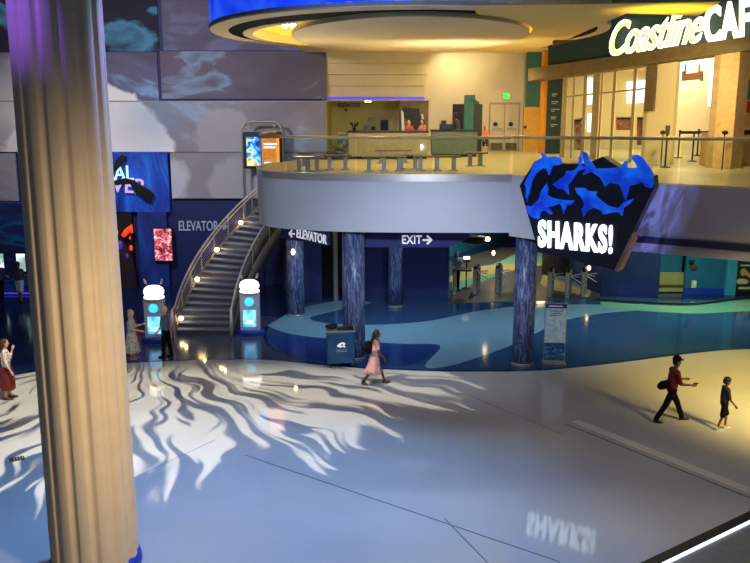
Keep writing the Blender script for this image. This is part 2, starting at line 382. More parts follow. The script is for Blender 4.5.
# ------------------------------------------------------------------ PILLARS (ground)
def pillarmat():
    m, nt, b = base('blue_wavy_pillar')
    tc = nt.nodes.new('ShaderNodeTexCoord'); mp = nt.nodes.new('ShaderNodeMapping'); mp.inputs['Scale'].default_value = (1, 1, .13)
    nz = nt.nodes.new('ShaderNodeTexNoise'); nz.inputs['Scale'].default_value = 9; nz.inputs['Detail'].default_value = 2; nz.inputs['Distortion'].default_value = 1.4
    nt.links.new(tc.outputs['Object'], mp.inputs[0]); nt.links.new(mp.outputs[0], nz.inputs['Vector'])
    rp = nt.nodes.new('ShaderNodeValToRGB'); e = rp.color_ramp.elements; e.new(.5); e.new(.55)
    for i, (p, c) in enumerate([(.38, (62, 74, 116)), (.47, (92, 106, 150)), (.52, (160, 166, 190)), (.58, (66, 82, 126))]): e[i].position = p; e[i].color = lin(c)
    nt.links.new(nz.outputs['Fac'], rp.inputs['Fac']); nt.links.new(rp.outputs['Color'], b.inputs['Base Color']); b.inputs['Roughness'].default_value = .35
    return m
M['pillar'] = pillarmat()
for x, y, r, lab in ((353.5, 363, .36, 'blue wave-patterned pillar behind the blue cart'), (524, 368, .33, 'blue wave-patterned pillar left of the tall poster stand, below the shark sign'),
                     (295.5, 318, .34, 'blue wave-patterned pillar nearest the curved staircase'), (395.5, 309, .29, 'blue wave-patterned pillar under the EXIT sign')):
    p = gp(x, y); p.y += r+(.12 if x == 353.5 else 0)
    t = thing('pillar', lab, 'pillar', (p.x, p.y, 0))
    MB().lathe([(r, .12), (r, 4.34)], n=48).obj('shaft', M['pillar'], t, smooth=True)
    MB().lathe([(r+.015, 0.02), (r+.015, .1), (r, .12)], n=32).obj('pillar_base', M['steel'], t)
# ------------------------------------------------------------------ LOWER WALLS
def wall(x0, x1, Y, z0, z1, m, nm, lab, th=.2):
    return struct(box(nm, (x0, Y, z0), (x1, Y+th, z1), m), lab)
# left wall with painted-in projection (upper) and navy wall (lower)
MW = 38.0
def mural(name, dark, mid, light, wisps, seed, blob=None):  # projected cloud imagery put into the base colour, no projector for it
    m, nt, b = base(name); L = nt.links.new
    g = nt.nodes.new('ShaderNodeNewGeometry'); mp = nt.nodes.new('ShaderNodeMapping'); mp.inputs['Location'].default_value = (seed, 0, seed)
    mp.inputs['Rotation'].default_value = (0, .5, 0); mp.inputs['Scale'].default_value = (.20, .2, .42)
    L(g.outputs['Position'], mp.inputs[0])
    n1 = nt.nodes.new('ShaderNodeTexNoise'); n1.inputs['Scale'].default_value = 1.5; n1.inputs['Detail'].default_value = 7; n1.inputs['Distortion'].default_value = .5
    L(mp.outputs[0], n1.inputs['Vector'])
    r1 = nt.nodes.new('ShaderNodeValToRGB'); e = r1.color_ramp.elements; e.new(.5); e.new(.6)
    for i, (p, c) in enumerate([(.40, dark), (.55, mid), (.60, wisps), (.70, mid)]): e[i].position = p; e[i].color = lin(c)
    L(n1.outputs['Fac'], r1.inputs['Fac'])
    out = r1.outputs['Color']
    if blob:
        for (bx, bz, br, sharp, colr, fac) in blob:
            sp = nt.nodes.new('ShaderNodeVectorMath'); sp.operation = 'DISTANCE'; sp.inputs[1].default_value = (bx, MW, bz)
            ns = nt.nodes.new('ShaderNodeTexNoise'); ns.inputs['Scale'].default_value = 1.6; ns.inputs['Detail'].default_value = 6; L(g.outputs['Position'], ns.inputs['Vector'])
            L(g.outputs['Position'], sp.inputs[0])
            a = nt.nodes.new('ShaderNodeMath'); a.operation = 'MULTIPLY_ADD'; a.inputs[1].default_value = .8; L(ns.outputs['Fac'], a.inputs[0]); L(sp.outputs['Value'], a.inputs[2])
            mr = nt.nodes.new('ShaderNodeMapRange'); mr.inputs['From Min'].default_value = br+.4+sharp; mr.inputs['From Max'].default_value = br+.4-sharp
            mr.inputs['To Max'].default_value = fac; L(a.outputs[0], mr.inputs['Value'])
            mx = nt.nodes.new('ShaderNodeMixRGB'); L(mr.outputs[0], mx.inputs['Fac']); L(out, mx.inputs['Color1']); mx.inputs['Color2'].default_value = lin(colr)
            out = mx.outputs['Color']
    L(out, b.inputs['Base Color']); b.inputs['Roughness'].default_value = .8
    return m
c1 = yp(92, 168, MW)
bl = [(c1.x, c1.z, 3.75, .10, (252, 247, 238), 1.), (c1.x-2.5, c1.z+2.5, 1.5, 1.2, (245, 240, 230), .9)]
c2 = yp(195, 146, MW); bl2 = bl+[(yp(225, 140, MW).x, yp(225, 140, MW).z, 1.35, .1, (178, 172, 172), .8), (yp(150, 118, MW).x, yp(150, 118, MW).z, .9, 1.0, (128, 170, 196), .6)]
MU = [mural('projected_night', (26, 26, 46), (34, 36, 58), (90, 140, 170), (82, 150, 178), 3),
      mural('projected_dusk', (92, 88, 108), (104, 100, 122), (130, 150, 180), (118, 122, 150), 9),
      mural('projected_storm', (96, 90, 112), (108, 106, 130), (160, 190, 215), (140, 172, 205), 14, bl),
      mural('projected_slate', (100, 92, 104), (112, 104, 116), (150, 165, 185), (138, 158, 176), 21),
      mural('projected_cloud', (138, 132, 138), (150, 146, 150), (180, 190, 198), (160, 176, 190), 5, bl2),
      mural('projected_grey', (146, 142, 146), (152, 148, 150), (190, 190, 195), (168, 166, 170), 33, [(yp(172, 178, MW).x, yp(172, 178, MW).z, .85, .15, (205, 205, 208), .9), (yp(238, 186, MW).x, yp(238, 186, MW).z, 1.3, .12, (178, 176, 178), .8)])]
def panel(x0, y0, x1, y1, m, Y=MW, th=.12, lab='left wall panel with projected clouds painted into its colour'):
    a = yp(x0, y0, Y); c = yp(x1, y1, Y)
    return struct(MB().box((a.x+.01, Y-th, c.z+.012), (c.x-.01, Y, a.z-.012)).obj('wall_left', m), lab)
panel(-60, -30, 160, 52, MU[0], th=.10); panel(160, -30, 327, 51, MU[1], th=.14)
panel(-60, 52, 160, 101, MU[2], th=.14); panel(160, 51, 327, 99, MU[3], th=.10)
panel(-60, 101, 327, 152, MU[4], th=.16); panel(-60, 153, 20, 201, MU[5], th=.12); panel(171, 152, 327, 198, MU[5], th=.24)
wall(-30, -2.3, MW, -.2, 16, M['navy'], 'wall_left', 'dark blue wall behind the staircase and cloud panels')
# row shelf shadow line (thin projecting lip)
a = yp(-60, 101, MW); c = yp(327, 99, MW)
struct(box('trim_3', (a.x, MW-.2, 8.12), (c.x, MW, 8.16), mat('grey_lip', (170, 165, 165), .6)), 'thin pale lip between cloud panel rows')
# tropical diver zone
blu = multi('blue_underwater_mural', [(.30, (8, 34, 120)), (.48, (14, 70, 190)), (.58, (26, 110, 215)), (.72, (40, 150, 215))], .9, 1.5, .0, .6, (1, 1, .45))
td = thing('attraction_sign', 'blue underwater mural sign with pale letters ending AL and VER, half behind the column', 'sign', (yp(128, 250, 37.6).x, 37.6, 0))
a = yp(28, 152, 37.6); c = yp(170, 212, 37.6)
wpar(MB().box((a.x, 37.6, c.z), (c.x, 37.99, a.z)).obj('mural_board', blu), td)
a = yp(137, 212, 37.6); c = yp(170, 290, 37.6)
wpar(MB().box((a.x, 37.6, 0), (c.x, 37.99, a.z)).obj('mural_board', multi('deep_blue_mural', [(.3, (10, 26, 84)), (.6, (16, 60, 150)), (.8, (30, 100, 170))], .8, 1.2, 0, .6, (1, 1, .4))), td)
lettm = emit('sign_letters_green_white', (190, 235, 225), .8); lettp = emit('sign_letters_pink', (205, 165, 215), .7)
o = yp(134, 180, 37.4); text('lettering', 'TROPICAL', .92, lettm, o, (1, 0, 0), td, ext=.06, off=.0, align='RIGHT', sx=.8, up=(.05, 0, 1))
o = yp(146, 194, 37.4); text('lettering', 'DIVER', .92, lettp, o, (1, 0, -.08), td, ext=.06, off=.005, align='RIGHT', sx=.95)
finm = mat('black_fin', (16, 14, 18), .4)
for pts in ([(110, 186), (113, 181), (125, 178), (133, 180), (150, 190), (154, 194), (151, 202), (146, 201), (134, 192), (130, 184), (118, 185)],
            [(110, 172), (116, 160), (122, 154), (126, 156), (124, 162), (116, 171), (112, 176)]):
    wpar(MB().plate([yp(x, y, 37.25) for x, y in pts], (0, .1, 0)).obj('diving_fin', finm, bevel=.02), td)
# dark entry with red coral
a = yp(108, 212, 37.9); c = yp(137, 290, 37.9)
struct(box('wall_left', (a.x, 37.7, 0), (c.x, 37.95, a.z), M['black']), 'black opening beneath the blue mural sign')
cor = thing('coral_display', 'glowing red and purple coral display inside the dark entrance at left', 'display', (yp(126, 270, 37.5).x, 37.5, 0))
redm = emit('coral_red', (255, 70, 35), .75); purm = emit('coral_purple', (95, 50, 175), .35); drm = mat('dark_rock', (40, 16, 26), .8, var=.4)
wpar(MB().tube([yp(x, y, 37.3) for x, y in ((123, 236), (127, 231), (131, 227), (132, 233))], [.1, .13, .14, .06], 8).obj('coral_branch', redm, smooth=True), cor)
for x, y, r, mm in ((131, 248, .13, redm), (130, 238, .07, redm), (127, 256, .12, purm), (120, 245, .2, purm), (117, 232, .1, redm)):
    p = yp(x, y, 37.3); wpar(MB().ell(p, (r*.6, r*.5, r)).obj('coral_knob', mm, smooth=True), cor)
p = yp(123, 250, 37.6); wpar(MB().lathe([(.6, 0), (.55, .8), (.35, 1.6), (.05, 2.2)], (p.x, 37.4, 0), n=9, sy=.4).obj('rock', drm), cor)
# coral screen
a = yp(152.5, 228, 37.35); c = yp(173.5, 261.5, 37.35)
sc = thing('video_screen', 'portrait screen showing pink and white coral on the left blue wall', 'screen', ((a.x+c.x)/2, 37.5, c.z))
wpar(MB().box((a.x, 37.38, c.z), (c.x, 37.59, a.z)).obj('bezel', M['darkmetal'], bevel=.02), sc)
wpar(MB().box((a.x+.04, 37.36, c.z+.04), (c.x-.04, 37.385, a.z-.04)).obj('screen_image', multi('coral_picture', [(.36, (70, 25, 35)), (.47, (190, 70, 90)), (.55, (226, 130, 140)), (.64, (235, 215, 205))], 4.5, 1.2, .85, .4, detail=8)), sc)
text('wall_sign', 'ELEVATOR', .62, emit('dim_white_letters', (150, 158, 180), .3), yp(178.5, 230.5, 37.9), (1, 0, 0), None, ext=.02, off=.006, sx=.60)  # grey-white letters with low emission
tag(bpy.data.objects['wall_sign'], 'dim white ELEVATOR lettering on the dark blue wall left of the stairs', 'sign')
wpar(MB().plate([yp(x, y, 37.9) for x, y in ((219, 225), (223, 225), (223, 222.5), (228, 226.5), (223, 230.5), (223, 228), (219, 228))], (0, -.03, 0)).obj('arrow', bpy.data.materials['dim_white_letters']), bpy.data.objects['wall_sign'])
# left entrance wall
struct(box('wall_left', (-30, 36, 0), (yp(70, 250, 36).x, 36.3, yp(0, 203, 36).z), multi('navy_swoosh_wall', [(.40, (14, 26, 66)), (.52, (20, 44, 96)), (.56, (24, 84, 128)), (.60, (16, 34, 84))], .5, .6, 0, .5, (.6, 1, 2.4))), 'navy entrance wall with teal swooshes at far left')
for k, (x0, x1) in enumerate(((-7, 5), (16.5, 26.5), (38, 48))):
    a = yp(x0, 253.5, 35.95); c = yp(x1, 271, 35.95)
    t = thing('ticket_window', ('lit white ticket window cut by the left picture edge', 'lit white ticket window behind the visitor in pale shorts', 'lit white ticket window mostly behind the big column')[k], 'window', ((a.x+c.x)/2, 35.98, c.z))
    wpar(MB().box((a.x-.05, 35.9, c.z-.05), (c.x+.05, 36, a.z+.05)).obj('window_frame', M['darkmetal']), t)
    wpar(MB().box((a.x, 35.88, c.z), (c.x, 35.9, a.z)).obj('lit_pane', emit('lit_pane', (225, 245, 240), 1.3, (120, 150, 140), 2.), ), t)
tag(box('light_strip', (-30, 35.85, .05), (yp(70, 250, 36).x, 35.9, .1), M['blue_led']), 'thin blue light strip at the foot of the left entrance wall', 'light')
# centre wall under balcony
w0 = yp(300, 280, 35).x; w1 = yp(322, 280, 35).x; w2 = yp(343, 280, 35).x; w3 = yp(448, 280, 35).x
wall(w0-.6, w1, 35, 0, 4.32, M['navy'], 'wall_back', 'dark blue wall left of the elevator opening')
wall(w2, w3, 35, 0, 4.32, M['navy'], 'wall_back', 'dark blue wall under the EXIT sign')
struct(box('wall_back', (w0-1, 37.4, 0), (w2+2, 37.6, 4.3), M['black']), 'black back of the elevator recess')
p = yp(335.5, 280, 34.7); tag(MB().lathe([(.11, 0), (.11, 4.3)], (p.x, 34.9, 0), n=16).obj('support_post', M['steel']), 'slim grey post in the dark elevator opening', 'post')
# passage beyond turnstiles
struct(MB().strip([(w3, 35.1, 0), (w3+.3, 44, 0), (8.0, 52, 0)], [(w3, 35.1, 4.3), (w3+.3, 44, 4.3), (8.0, 52, 4.3)]).obj('wall_back', M['tealwall'], solid=.1), 'teal wall of the passage behind the turnstiles')
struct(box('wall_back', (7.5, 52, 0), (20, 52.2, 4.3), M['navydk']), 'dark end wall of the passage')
# right walls
n0 = yp(590, 296, 36).x; n1 = yp(657.5, 296, 36).x; n2 = yp(684, 296, 36).x; n3 = yp(723, 296, 36).x; n4 = yp(733, 296, 36).x
struct(MB().strip([(n0-.1, 42, 0), (n0, 37.2, 0), (n0+.5, 36.1, 0), (n1, 35.9, 0)], [(n0-.1, 42, 4.3), (n0, 37.2, 4.3), (n0+.5, 36.1, 4.3), (n1, 35.9, 4.3)]).obj('wall_right', M['navy'], solid=.1), 'dark blue wall right of the gates')
wall(n1, n2, 36.5, 0, 4.32, M['tealwall'], 'wall_right', 'teal recess wall at right')
wall(n2, n3, 36.0, 0, 4.32, M['tealwall'], 'wall_right', 'teal wall at right')
wall(n3, n4, 35.8, 0, 4.32, mat('light_blue_column', (60, 150, 185), .5), 'wall_right', 'lighter blue strip of wall at right')
wall(n4, 26, 36.0, 0, 4.32, mat('dark_green_display', (26, 44, 44), .5), 'wall_right', 'dark wall behind the fish poster')
struct(box('baseboard_right', (n2, 35.95, .0), (n3, 36, .28), M['bluepaint']), 'blue baseboard')
a = yp(657.5, 273, 36.3); c = yp(684, 296, 36.3)
sh = thing('roller_shutter', 'closed tan roller shutter hatch in the teal recess at right', 'shutter', ((a.x+c.x)/2, 36.35, 0))
wpar(MB().box((a.x+.02, 36.3, .05), (c.x-.02, 36.5, a.z)).obj('curtain', multi('tan_shutter', [(.4, (150, 140, 84)), (.6, (176, 164, 100))], 1, 0, 0, .5, (0, 0, 30))), sh)
wpar(MB().box((a.x+.02, 36.22, a.z*.36), (c.x-.02, 36.3, a.z*.42)).obj('bottom_bar', M['wood']), sh)
for x, y, w, h, mm, nm, lab in ((691, 262, .09, .09, M['darkmetal'], 'wall_box', 'small dark wall box, upper of two on the teal wall'), (693.5, 267, .12, .1, mat('red_brown', (90, 60, 50), .5), 'wall_box', 'small red-brown wall box, lower of two on the teal wall'), (693.5, 284, .1, .16, mat('cream_plastic', (230, 225, 190), .4), 'wall_dispenser', 'small cream dispenser on the teal wall')):
    p = yp(x, y, 36.0); t = thing(nm, lab, 'wall box', (p.x, 36, p.z))
    box('case', (-w, -.1, -h), (w, 0, h), mm, t, bevel=.02); box('cover', (-w*.7, -.12, -h*.5), (w*.7, -.1, h*.7), mm, t, bevel=.01)
a = yp(736, 263, 35.9); c = yp(762, 292, 35.9)
ps = thing('fish_poster', 'dark wall poster of two orange fish shapes at the right picture edge', 'poster', ((a.x+c.x)/2, 35.95, c.z))
wpar(MB().box((a.x, 35.9, c.z), (c.x, 35.99, a.z)).obj('poster_board', mat('poster_dark', (18, 42, 48), .5)), ps)
orf = mat('fish_orange', (226, 150, 90), .5, var=.3, scale=8); palef = mat('fish_pale', (220, 190, 140), .5, var=.2)
wpar(MB().plate([yp(x, y, 35.88) for x, y in ((740, 272), (742, 269), (745, 268.5), (748, 272), (753, 276), (751, 279), (746, 275), (742, 276))], (0, .02, 0)).obj('fish_picture', orf), ps)
wpar(MB().plate([yp(x, y, 35.88) for x, y in ((735.5, 281), (740, 278.5), (747, 279.5), (749, 282), (746, 284), (738, 284))], (0, .02, 0)).obj('fish_picture', palef), ps)
wpar(MB().box((a.x+.2, 35.88, yp(0, 266, 35.9).z), (c.x, 35.9, yp(0, 264.8, 35.9).z)).obj('text_line', M['white_cloth']), ps)
wpar(MB().box((a.x+.2, 35.88, yp(0, 289, 35.9).z), (c.x-.3, 35.9, yp(0, 287, 35.9).z)).obj('text_line', palef), ps)
# ------------------------------------------------------------------ HANGING SIGN BANDS
bandm = mat('navy_sign', (34, 42, 108), .5, var=.05); sgw = emit('sign_white_glow', (225, 230, 240), .6)  # white lettering glows by itself in place of light falling on it
t = thing('hanging_sign', 'navy overhead sign band with white arrow and ELEVATOR lettering', 'sign', (yp(305, 240, 28.4).x, 28.4, 3.8))
A = (yp(281, 236, 29.2).x, 29.2); B = (yp(329, 238, 27.6).x, 27.6)
q = [lp(281, 228, A, B), lp(330, 229, A, B), lp(330, 245.5, A, B), lp(281, 238.5, A, B)]
wpar(MB().plate(q, (.04, .08, 0)).obj('board', bandm), t)
dx = Vector((B[0]-A[0], B[1]-A[1], 0)).normalized(); fo = Vector((dx.y, -dx.x, 0))*.03
text('lettering', 'ELEVATOR', .43, sgw, lp(297, 237, A, B)+fo, dx+Vector((0, 0, -.055)), t, ext=.015, off=.007, sx=.68, space=1.05)
wpar(MB().plate([lp(x, y, A, B)+fo for x, y in ((289, 233.2), (292.2, 229.5), (293.2, 230.5), (291.6, 232.6), (295.5, 233.1), (295.5, 234.6), (291.6, 234.1), (293.2, 236.6), (292.2, 237.4))], (0, -.03, 0)).obj('arrow', sgw), t)
t = thing('hanging_sign', 'navy overhead sign band with rounded end reading EXIT and an arrow', 'sign', (yp(415, 245, 27).x, 27, 3.8))
a = yp(365.5, 231, 27); pts = [(365.5, 231), (470, 231)]+[(470-1.2*k*k*.55, 234+k*2.2) for k in range(1, 6)]+[(448, 247.4), (365.5, 247.4)]
wpar(MB().plate([yp(x, y, 27) for x, y in pts], (0, .1, 0)).obj('board', bandm), t)
text('lettering', 'EXIT', .38, sgw, yp(401.5, 243.6, 26.97), (1, 0, 0), t, ext=.015, off=.008, sx=.78, space=1.08)
wpar(MB().plate([yp(x, y, 26.97) for x, y in ((422.5, 239), (429, 239), (426.2, 236), (427.6, 235), (432.5, 239.8), (427.6, 244.6), (426.2, 243.6), (429, 240.8), (422.5, 240.8))], (0, -.03, 0)).obj('arrow', sgw), t)
# ------------------------------------------------------------------ STAIRCASE
SX, SY = 1.9, 29.6; R0, R1 = 7.0, 9.0; NS = 34; DPH = .035; RISE = 6/NS
def sp(r, ph, z): return Vector((SX-r*math.cos(ph), SY+r*math.sin(ph), z))
st = thing('curved_staircase', 'curved staircase with steel rails climbing to the balcony', 'staircase', (-6.1, 29.6, 0))
treadm = mat('stair_tread', (112, 118, 136), .45, .0, .1, 10); riserm = mat('stair_riser', (60, 62, 74), .5, 0, .15, 8)
bt, br_ = MB(), MB()
for i in range(NS):
    p0 = i*DPH; p1 = (i+1)*DPH+.004; z = (i+1)*RISE
    for (bm_, za, zb, qa, qb) in ((bt, z-.05, z, p0-.004, p1), (br_, z-RISE-.02, z-.05, p0, p0+.008)):
        v = [sp(r, p, zz) for zz in (za, zb) for r, p in ((R0, qa), (R1, qa), (R1, qb), (R0, qb))]
        V = [bm_.b.verts.new(c) for c in v]
        for f in ((0, 1, 2, 3), (4, 5, 6, 7), (0, 1, 5, 4), (1, 2, 6, 5), (2, 3, 7, 6), (3, 0, 4, 7)): bm_.b.faces.new([V[k] for k in f])
wpar(bt.obj('treads', treadm), st); wpar(br_.obj('risers', riserm), st)
def helix(r, dz0, dz1, nm, m, th=.06):
    N = 60; lo = [sp(r, NS*DPH*i/N, max(0, RISE*NS*i/N+dz0)) for i in range(N+1)]; hi = [sp(r, NS*DPH*i/N, RISE*NS*i/N+dz1) for i in range(N+1)]
    return wpar(MB().strip(lo, hi).obj(nm, m, solid=th, smooth=True), st)
strm = mat('stringer_bronze', (92, 86, 80), .5, .2, .08, 4)
helix(R0-.02, -.42, .22, 'stringer', strm); helix(R1+.02, -.42, .25, 'stringer', strm)
perf = mat('perforated_infill', (96, 90, 80), .55, .2, .25, 40)
_ns = NS; NS = 26; helix(R0-.02, .26, .86, 'infill_panel', perf, .02); NS = _ns
N = 60
wpar(MB().strip([sp(R0, NS*DPH*i/N, max(0, RISE*NS*i/N-.3)) for i in range(N+1)], [sp(R1, NS*DPH*i/N, max(0, RISE*NS*i/N-.3)) for i in range(N+1)]).obj('soffit', strm), st)
def rail(r, dz, rad, nm, m, start=-.06):
    NS = 26; N = 50; P = [sp(r, start, max(.0, dz-.02))] if start < 0 else []
    P += [sp(r, NS*DPH*i/N, RISE*NS*i/N+dz) for i in range(N+1)]
    return wpar(MB().tube(P, rad, 8).obj(nm, m, smooth=True), st)
for r in (R0-.02, R1+.02):
    rail(r, 1.02, .038, 'handrail', M['chrome'])
for k in range(6): rail(R1+.02, .34+k*.11, .009, 'cable', M['steel'], 0)
rail(R1-.06, .92, .024, 'handrail', M['chrome'], 0)
for r, rng in ((R1+.02, range(0, 27, 3)), (R0-.02, range(0, 27, 5))):
    for i in rng:
        p = sp(r, i*DPH, 0); z = i*RISE
        wpar(MB().box((p.x-.022, p.y-.022, z), (p.x+.022, p.y+.022, z+1.0)).obj('baluster', M['steel']), st)
for r in (R0-.02, R1+.02):
    p = sp(r, -.06, 0); wpar(MB().tube([(p.x, p.y, 0), (p.x, p.y, 1.0)], .05, 10).obj('newel_post', M['chrome'], smooth=True), st)
for px_, py_ in ((181, 317), (196, 282), (219, 251), (248, 224)):
    best = min(range(1, NS), key=lambda i: abs((lambda q: 281.5-F*((q.y*math.sin(TH)+(q.z-H)*math.cos(TH))/(q.y*math.cos(TH)-(q.z-H)*math.sin(TH))))(sp(R1-.08, i*DPH, i*RISE+.3))-py_))
    q = sp(R1-.10, best*DPH, best*RISE+.32)
    wpar(MB().ell(q, (.09, .09, .08)).obj('step_light', M['warm_led'], smooth=True, label='small warm step light'), st)
    l = bpy.data.lights.new('step_lamp', 'POINT'); l.energy = 4.5; l.color = (1, .75, .4); l.shadow_soft_size = .05
    lo = bpy.data.objects.new('step_lamp', l); C.objects.link(lo); lo.location = q+Vector((.16, -.06, .08))
# ------------------------------------------------------------------ DIGITAL SIGN by stairs
Y = 37.0; L_ = yp(243.5, 150, Y).x; R_ = yp(282.5, 150, Y).x; zt = yp(0, 121.5, Y).z; zs0 = yp(0, 168.5, Y).z; zs1 = yp(0, 132, Y).z
ds = thing('digital_sign', 'tall digital sign in a rounded tube frame with blue coral and orange screens', 'sign', ((L_+R_)/2, Y, 0))
rr = .45
path = [(L_, Y, 0), (L_, Y, zt-rr)]+[(L_+rr-rr*math.cos(a), Y, zt-rr+rr*math.sin(a)) for a in (PI/8, PI/4, 3*PI/8, PI/2)]+[(R_-rr+rr*math.sin(a), Y, zt-rr+rr*math.cos(a)) for a in (0, PI/8, PI/4, 3*PI/8)]+[(R_, Y, zt-rr), (R_, Y, 0)]
wpar(MB().tube(path, .06, 8).obj('tube_frame', M['steel'], smooth=True), ds)
wpar(MB().box((L_+.0, Y-.12, zs0), (R_-.0, Y+.1, zs1)).obj('housing', M['black'], bevel=.05), ds)
xm = yp(262, 150, Y).x
wpar(MB().box((L_+.15, Y-.14, zs0+.12), (xm-.04, Y-.115, zs1-.2)).obj('screen_image', multi('coral_screen', [(.36, (10, 30, 90)), (.47, (30, 120, 215)), (.55, (140, 215, 235)), (.61, (240, 200, 70)), (.68, (210, 90, 40))], 2.2, 1.2, 1.0, .3, detail=6), label='screen showing blue and yellow coral'), ds)
wpar(MB().box((xm, Y-.14, zs0+.12), (R_-.12, Y-.115, zs1-.26)).obj('screen_image', emit('orange_screen', (244, 140, 30), 1.1), label='orange promotional screen'), ds)
for k_, (w_, z_) in enumerate(((.55, .46), (.5, .6), (.35, 1.25))): wpar(MB().box((xm+.1, Y-.15, zs1-z_-.08), (xm+.1+w_, Y-.14, zs1-z_)).obj('text_line', M['white_led']), ds)
for x in (L_+.35, R_-.35): wpar(MB().tube([(x, Y, zs1), (x, Y, zt)], .02, 6).obj('hanger_rod', M['steel']), ds)
wpar(MB().tube([(L_+.3, Y, 0), (L_+.3, Y, zs0)], .03, 6).obj('support_rod', M['steel']), ds)
# ------------------------------------------------------------------ KIOSKS
domem = emit('dome_light', (255, 251, 238), 1.9)
def kiosk(x, y, label):
    p = gp(x, y); p.y += .2
    k = thing('info_kiosk', label, 'kiosk', (p.x, p.y, 0), -p.x/p.y*0)
    MB().lathe([(.50, 0.02), (.50, .14), (.47, .17)], n=32, sy=.7).obj('plinth', M['bluepaint'], k, smooth=False)
    MB().box((-.34, -.16, .17), (.34, .16, 1.52)).obj('body', mat('kiosk_grey', (190, 192, 202), .4, .0), k, bevel=.02)
    s_ = MB().box((-.22, -.185, .32), (.22, -.155, .92)).obj('screen', emit('kiosk_screen', (50, 165, 235), 1.5, (150, 220, 250), 3), k)
    MB().box((-.15, -.19, .42), (.15, -.184, .47)).obj('text_line', M['white_led'], s_)
    MB().box((-.12, -.19, .52), (.12, -.184, .55)).obj('text_line', M['white_led'], s_)
    bb = MB(); bb.tube([(0, -.15, 1.22), (0, -.19, 1.22)], .155, 24); bb.obj('round_logo', emit('kiosk_logo', (60, 195, 235), 1.4), k)
    MB().lathe([(.32, 1.55), (.35, 1.57), (.35, 1.61), (.30, 1.64)], n=32, sy=.8).obj('lamp_ring', domem, k, smooth=True)
    MB().lathe([(.1, 1.5), (.37, 1.52), (.37, 1.545), (.1, 1.55)], n=32, sy=.8).obj('lamp_tray', M['steel'], k)
    MB().lathe([(.28, 1.66), (.34, 1.71), (.355, 1.79), (.31, 1.90), (.2, 1.97), (.001, 2.0)], n=32, sy=.8).obj('glowing_dome', domem, k, smooth=True, label='white glowing dome')
    for s in (-1, 1):
        h = MB().tube([(s*.22, 0, 1.98), (s*.28, 0, 2.1)], .012, 6).obj('lamp_arm', M['steel'], k)
        MB().tube([(s*.27, 0, 2.06), (s*.31, -.02, 2.22)], [.05, .03], 10).obj('spot_head', M['chrome'], h)
    return k
kiosk(155, 343, 'lit kiosk with glowing white dome beside the talking couple')
kiosk(250, 335.5, 'lit kiosk with glowing white dome right of the stair foot')
# ------------------------------------------------------------------ CART
p = gp(341, 367.5); p.y += .22
ct = thing('rolling_bin', 'blue rolling bin cart with white fish logo at the edge of the white floor', 'bin', (p.x-.02, p.y, 0), .12)
M['cart'] = mat('cart_blue', (22, 78, 118), .4, var=.18, scale=1.6)
MB().box((-.43, -.28, .14), (.43, .28, 1.16)).obj('body', M['cart'], ct, bevel=.03)
MB().box((-.46, -.31, 1.16), (.46, .31, 1.2)).obj('rim', mat('cart_rim', (150, 146, 130), .4), ct, bevel=.01)
MB().box((-.1, -.25, 1.2), (.4, .25, 1.205)).obj('opening', M['black'], ct)
lg = MB().plate([(-.14, -0.285, .72), (-.06, -0.285, .8), (.04, -0.285, .84), (.13, -0.285, .8), (.10, -0.285, .74), (.14, -0.285, .66), (.05, -0.285, .69), (-.04, -0.285, .67)], (0, -.01, 0)).obj('fish_logo', sgw, ct)
MB().tube([(.03, -0.292, .75), (.03, -0.298, .75)], .035, 12).obj('eye_mark', M['cart'], lg)
for k in range(2): MB().box((-.15, -0.286, .58-k*.05), (.18, -0.282, .60-k*.05)).obj('small_text_line', mat('pale_print', (150, 180, 200), .5), ct)
for sx_ in (-.34, .34):
    for sy_ in (-.21, .21):
        c_ = MB().box((sx_-.03, sy_-.03, .09), (sx_+.03, sy_+.03, .15)).obj('caster', M['darkmetal'], ct)
        MB().tube([(sx_-.02, sy_, .055), (sx_+.02, sy_, .055)], .05, 14).obj('wheel', M['black'], c_)
bg = MB().ell((0, 0, .07), (.2, .14, .08)).ell((.1, .03, .1), (.1, .09, .07)).obj('black_bag', M['black'], smooth=True)
bg.location = (p.x-.3, p.y-.04, 1.22); tag(bg, 'crumpled black bag on the left end of the blue cart top', 'bag')
# ------------------------------------------------------------------ POSTER STAND
p = gp(555, 365.5); p.y += .2
ps = thing('poster_stand', 'tall freestanding map poster with navy header and dark ocean bottom', 'poster stand', (p.x, p.y, 0), -.08)
box('frame', (-.34, -.03, .06), (.34, .03, 1.98), M['steel'], ps, bevel=.01)
box('header', (-.32, -.045, 1.82), (.32, -.03, 1.96), mat('navy_header', (26, 44, 120), .4), ps)
box('poster_map', (-.32, -.042, .7), (.32, -.03, 1.82), multi('poster_pale', [(.42, (200, 212, 216)), (.5, (178, 200, 206)), (.56, (150, 190, 190)), (.6, (204, 214, 218))], 5, .6, 0, .5), ps)
box('poster_sea', (-.32, -.042, .12), (.32, -.03, .7), multi('poster_sea', [(.4, (14, 50, 100)), (.55, (26, 90, 140)), (.65, (90, 160, 190))], 4, 1., 0, .5, (1, 1, 2)), ps)
box('foot', (-.36, -.2, 0.025), (.36, .2, .06), M['steel'], ps)
box('text_line', (-.24, -.049, 1.87), (.2, -.045, 1.91), M['white_cloth'], ps)
for k in range(3):
    box('text_line', (-.2, -.046, 1.72-k*.07), (.2-k*.05, -.042, 1.74-k*.07), M['navy'], ps)
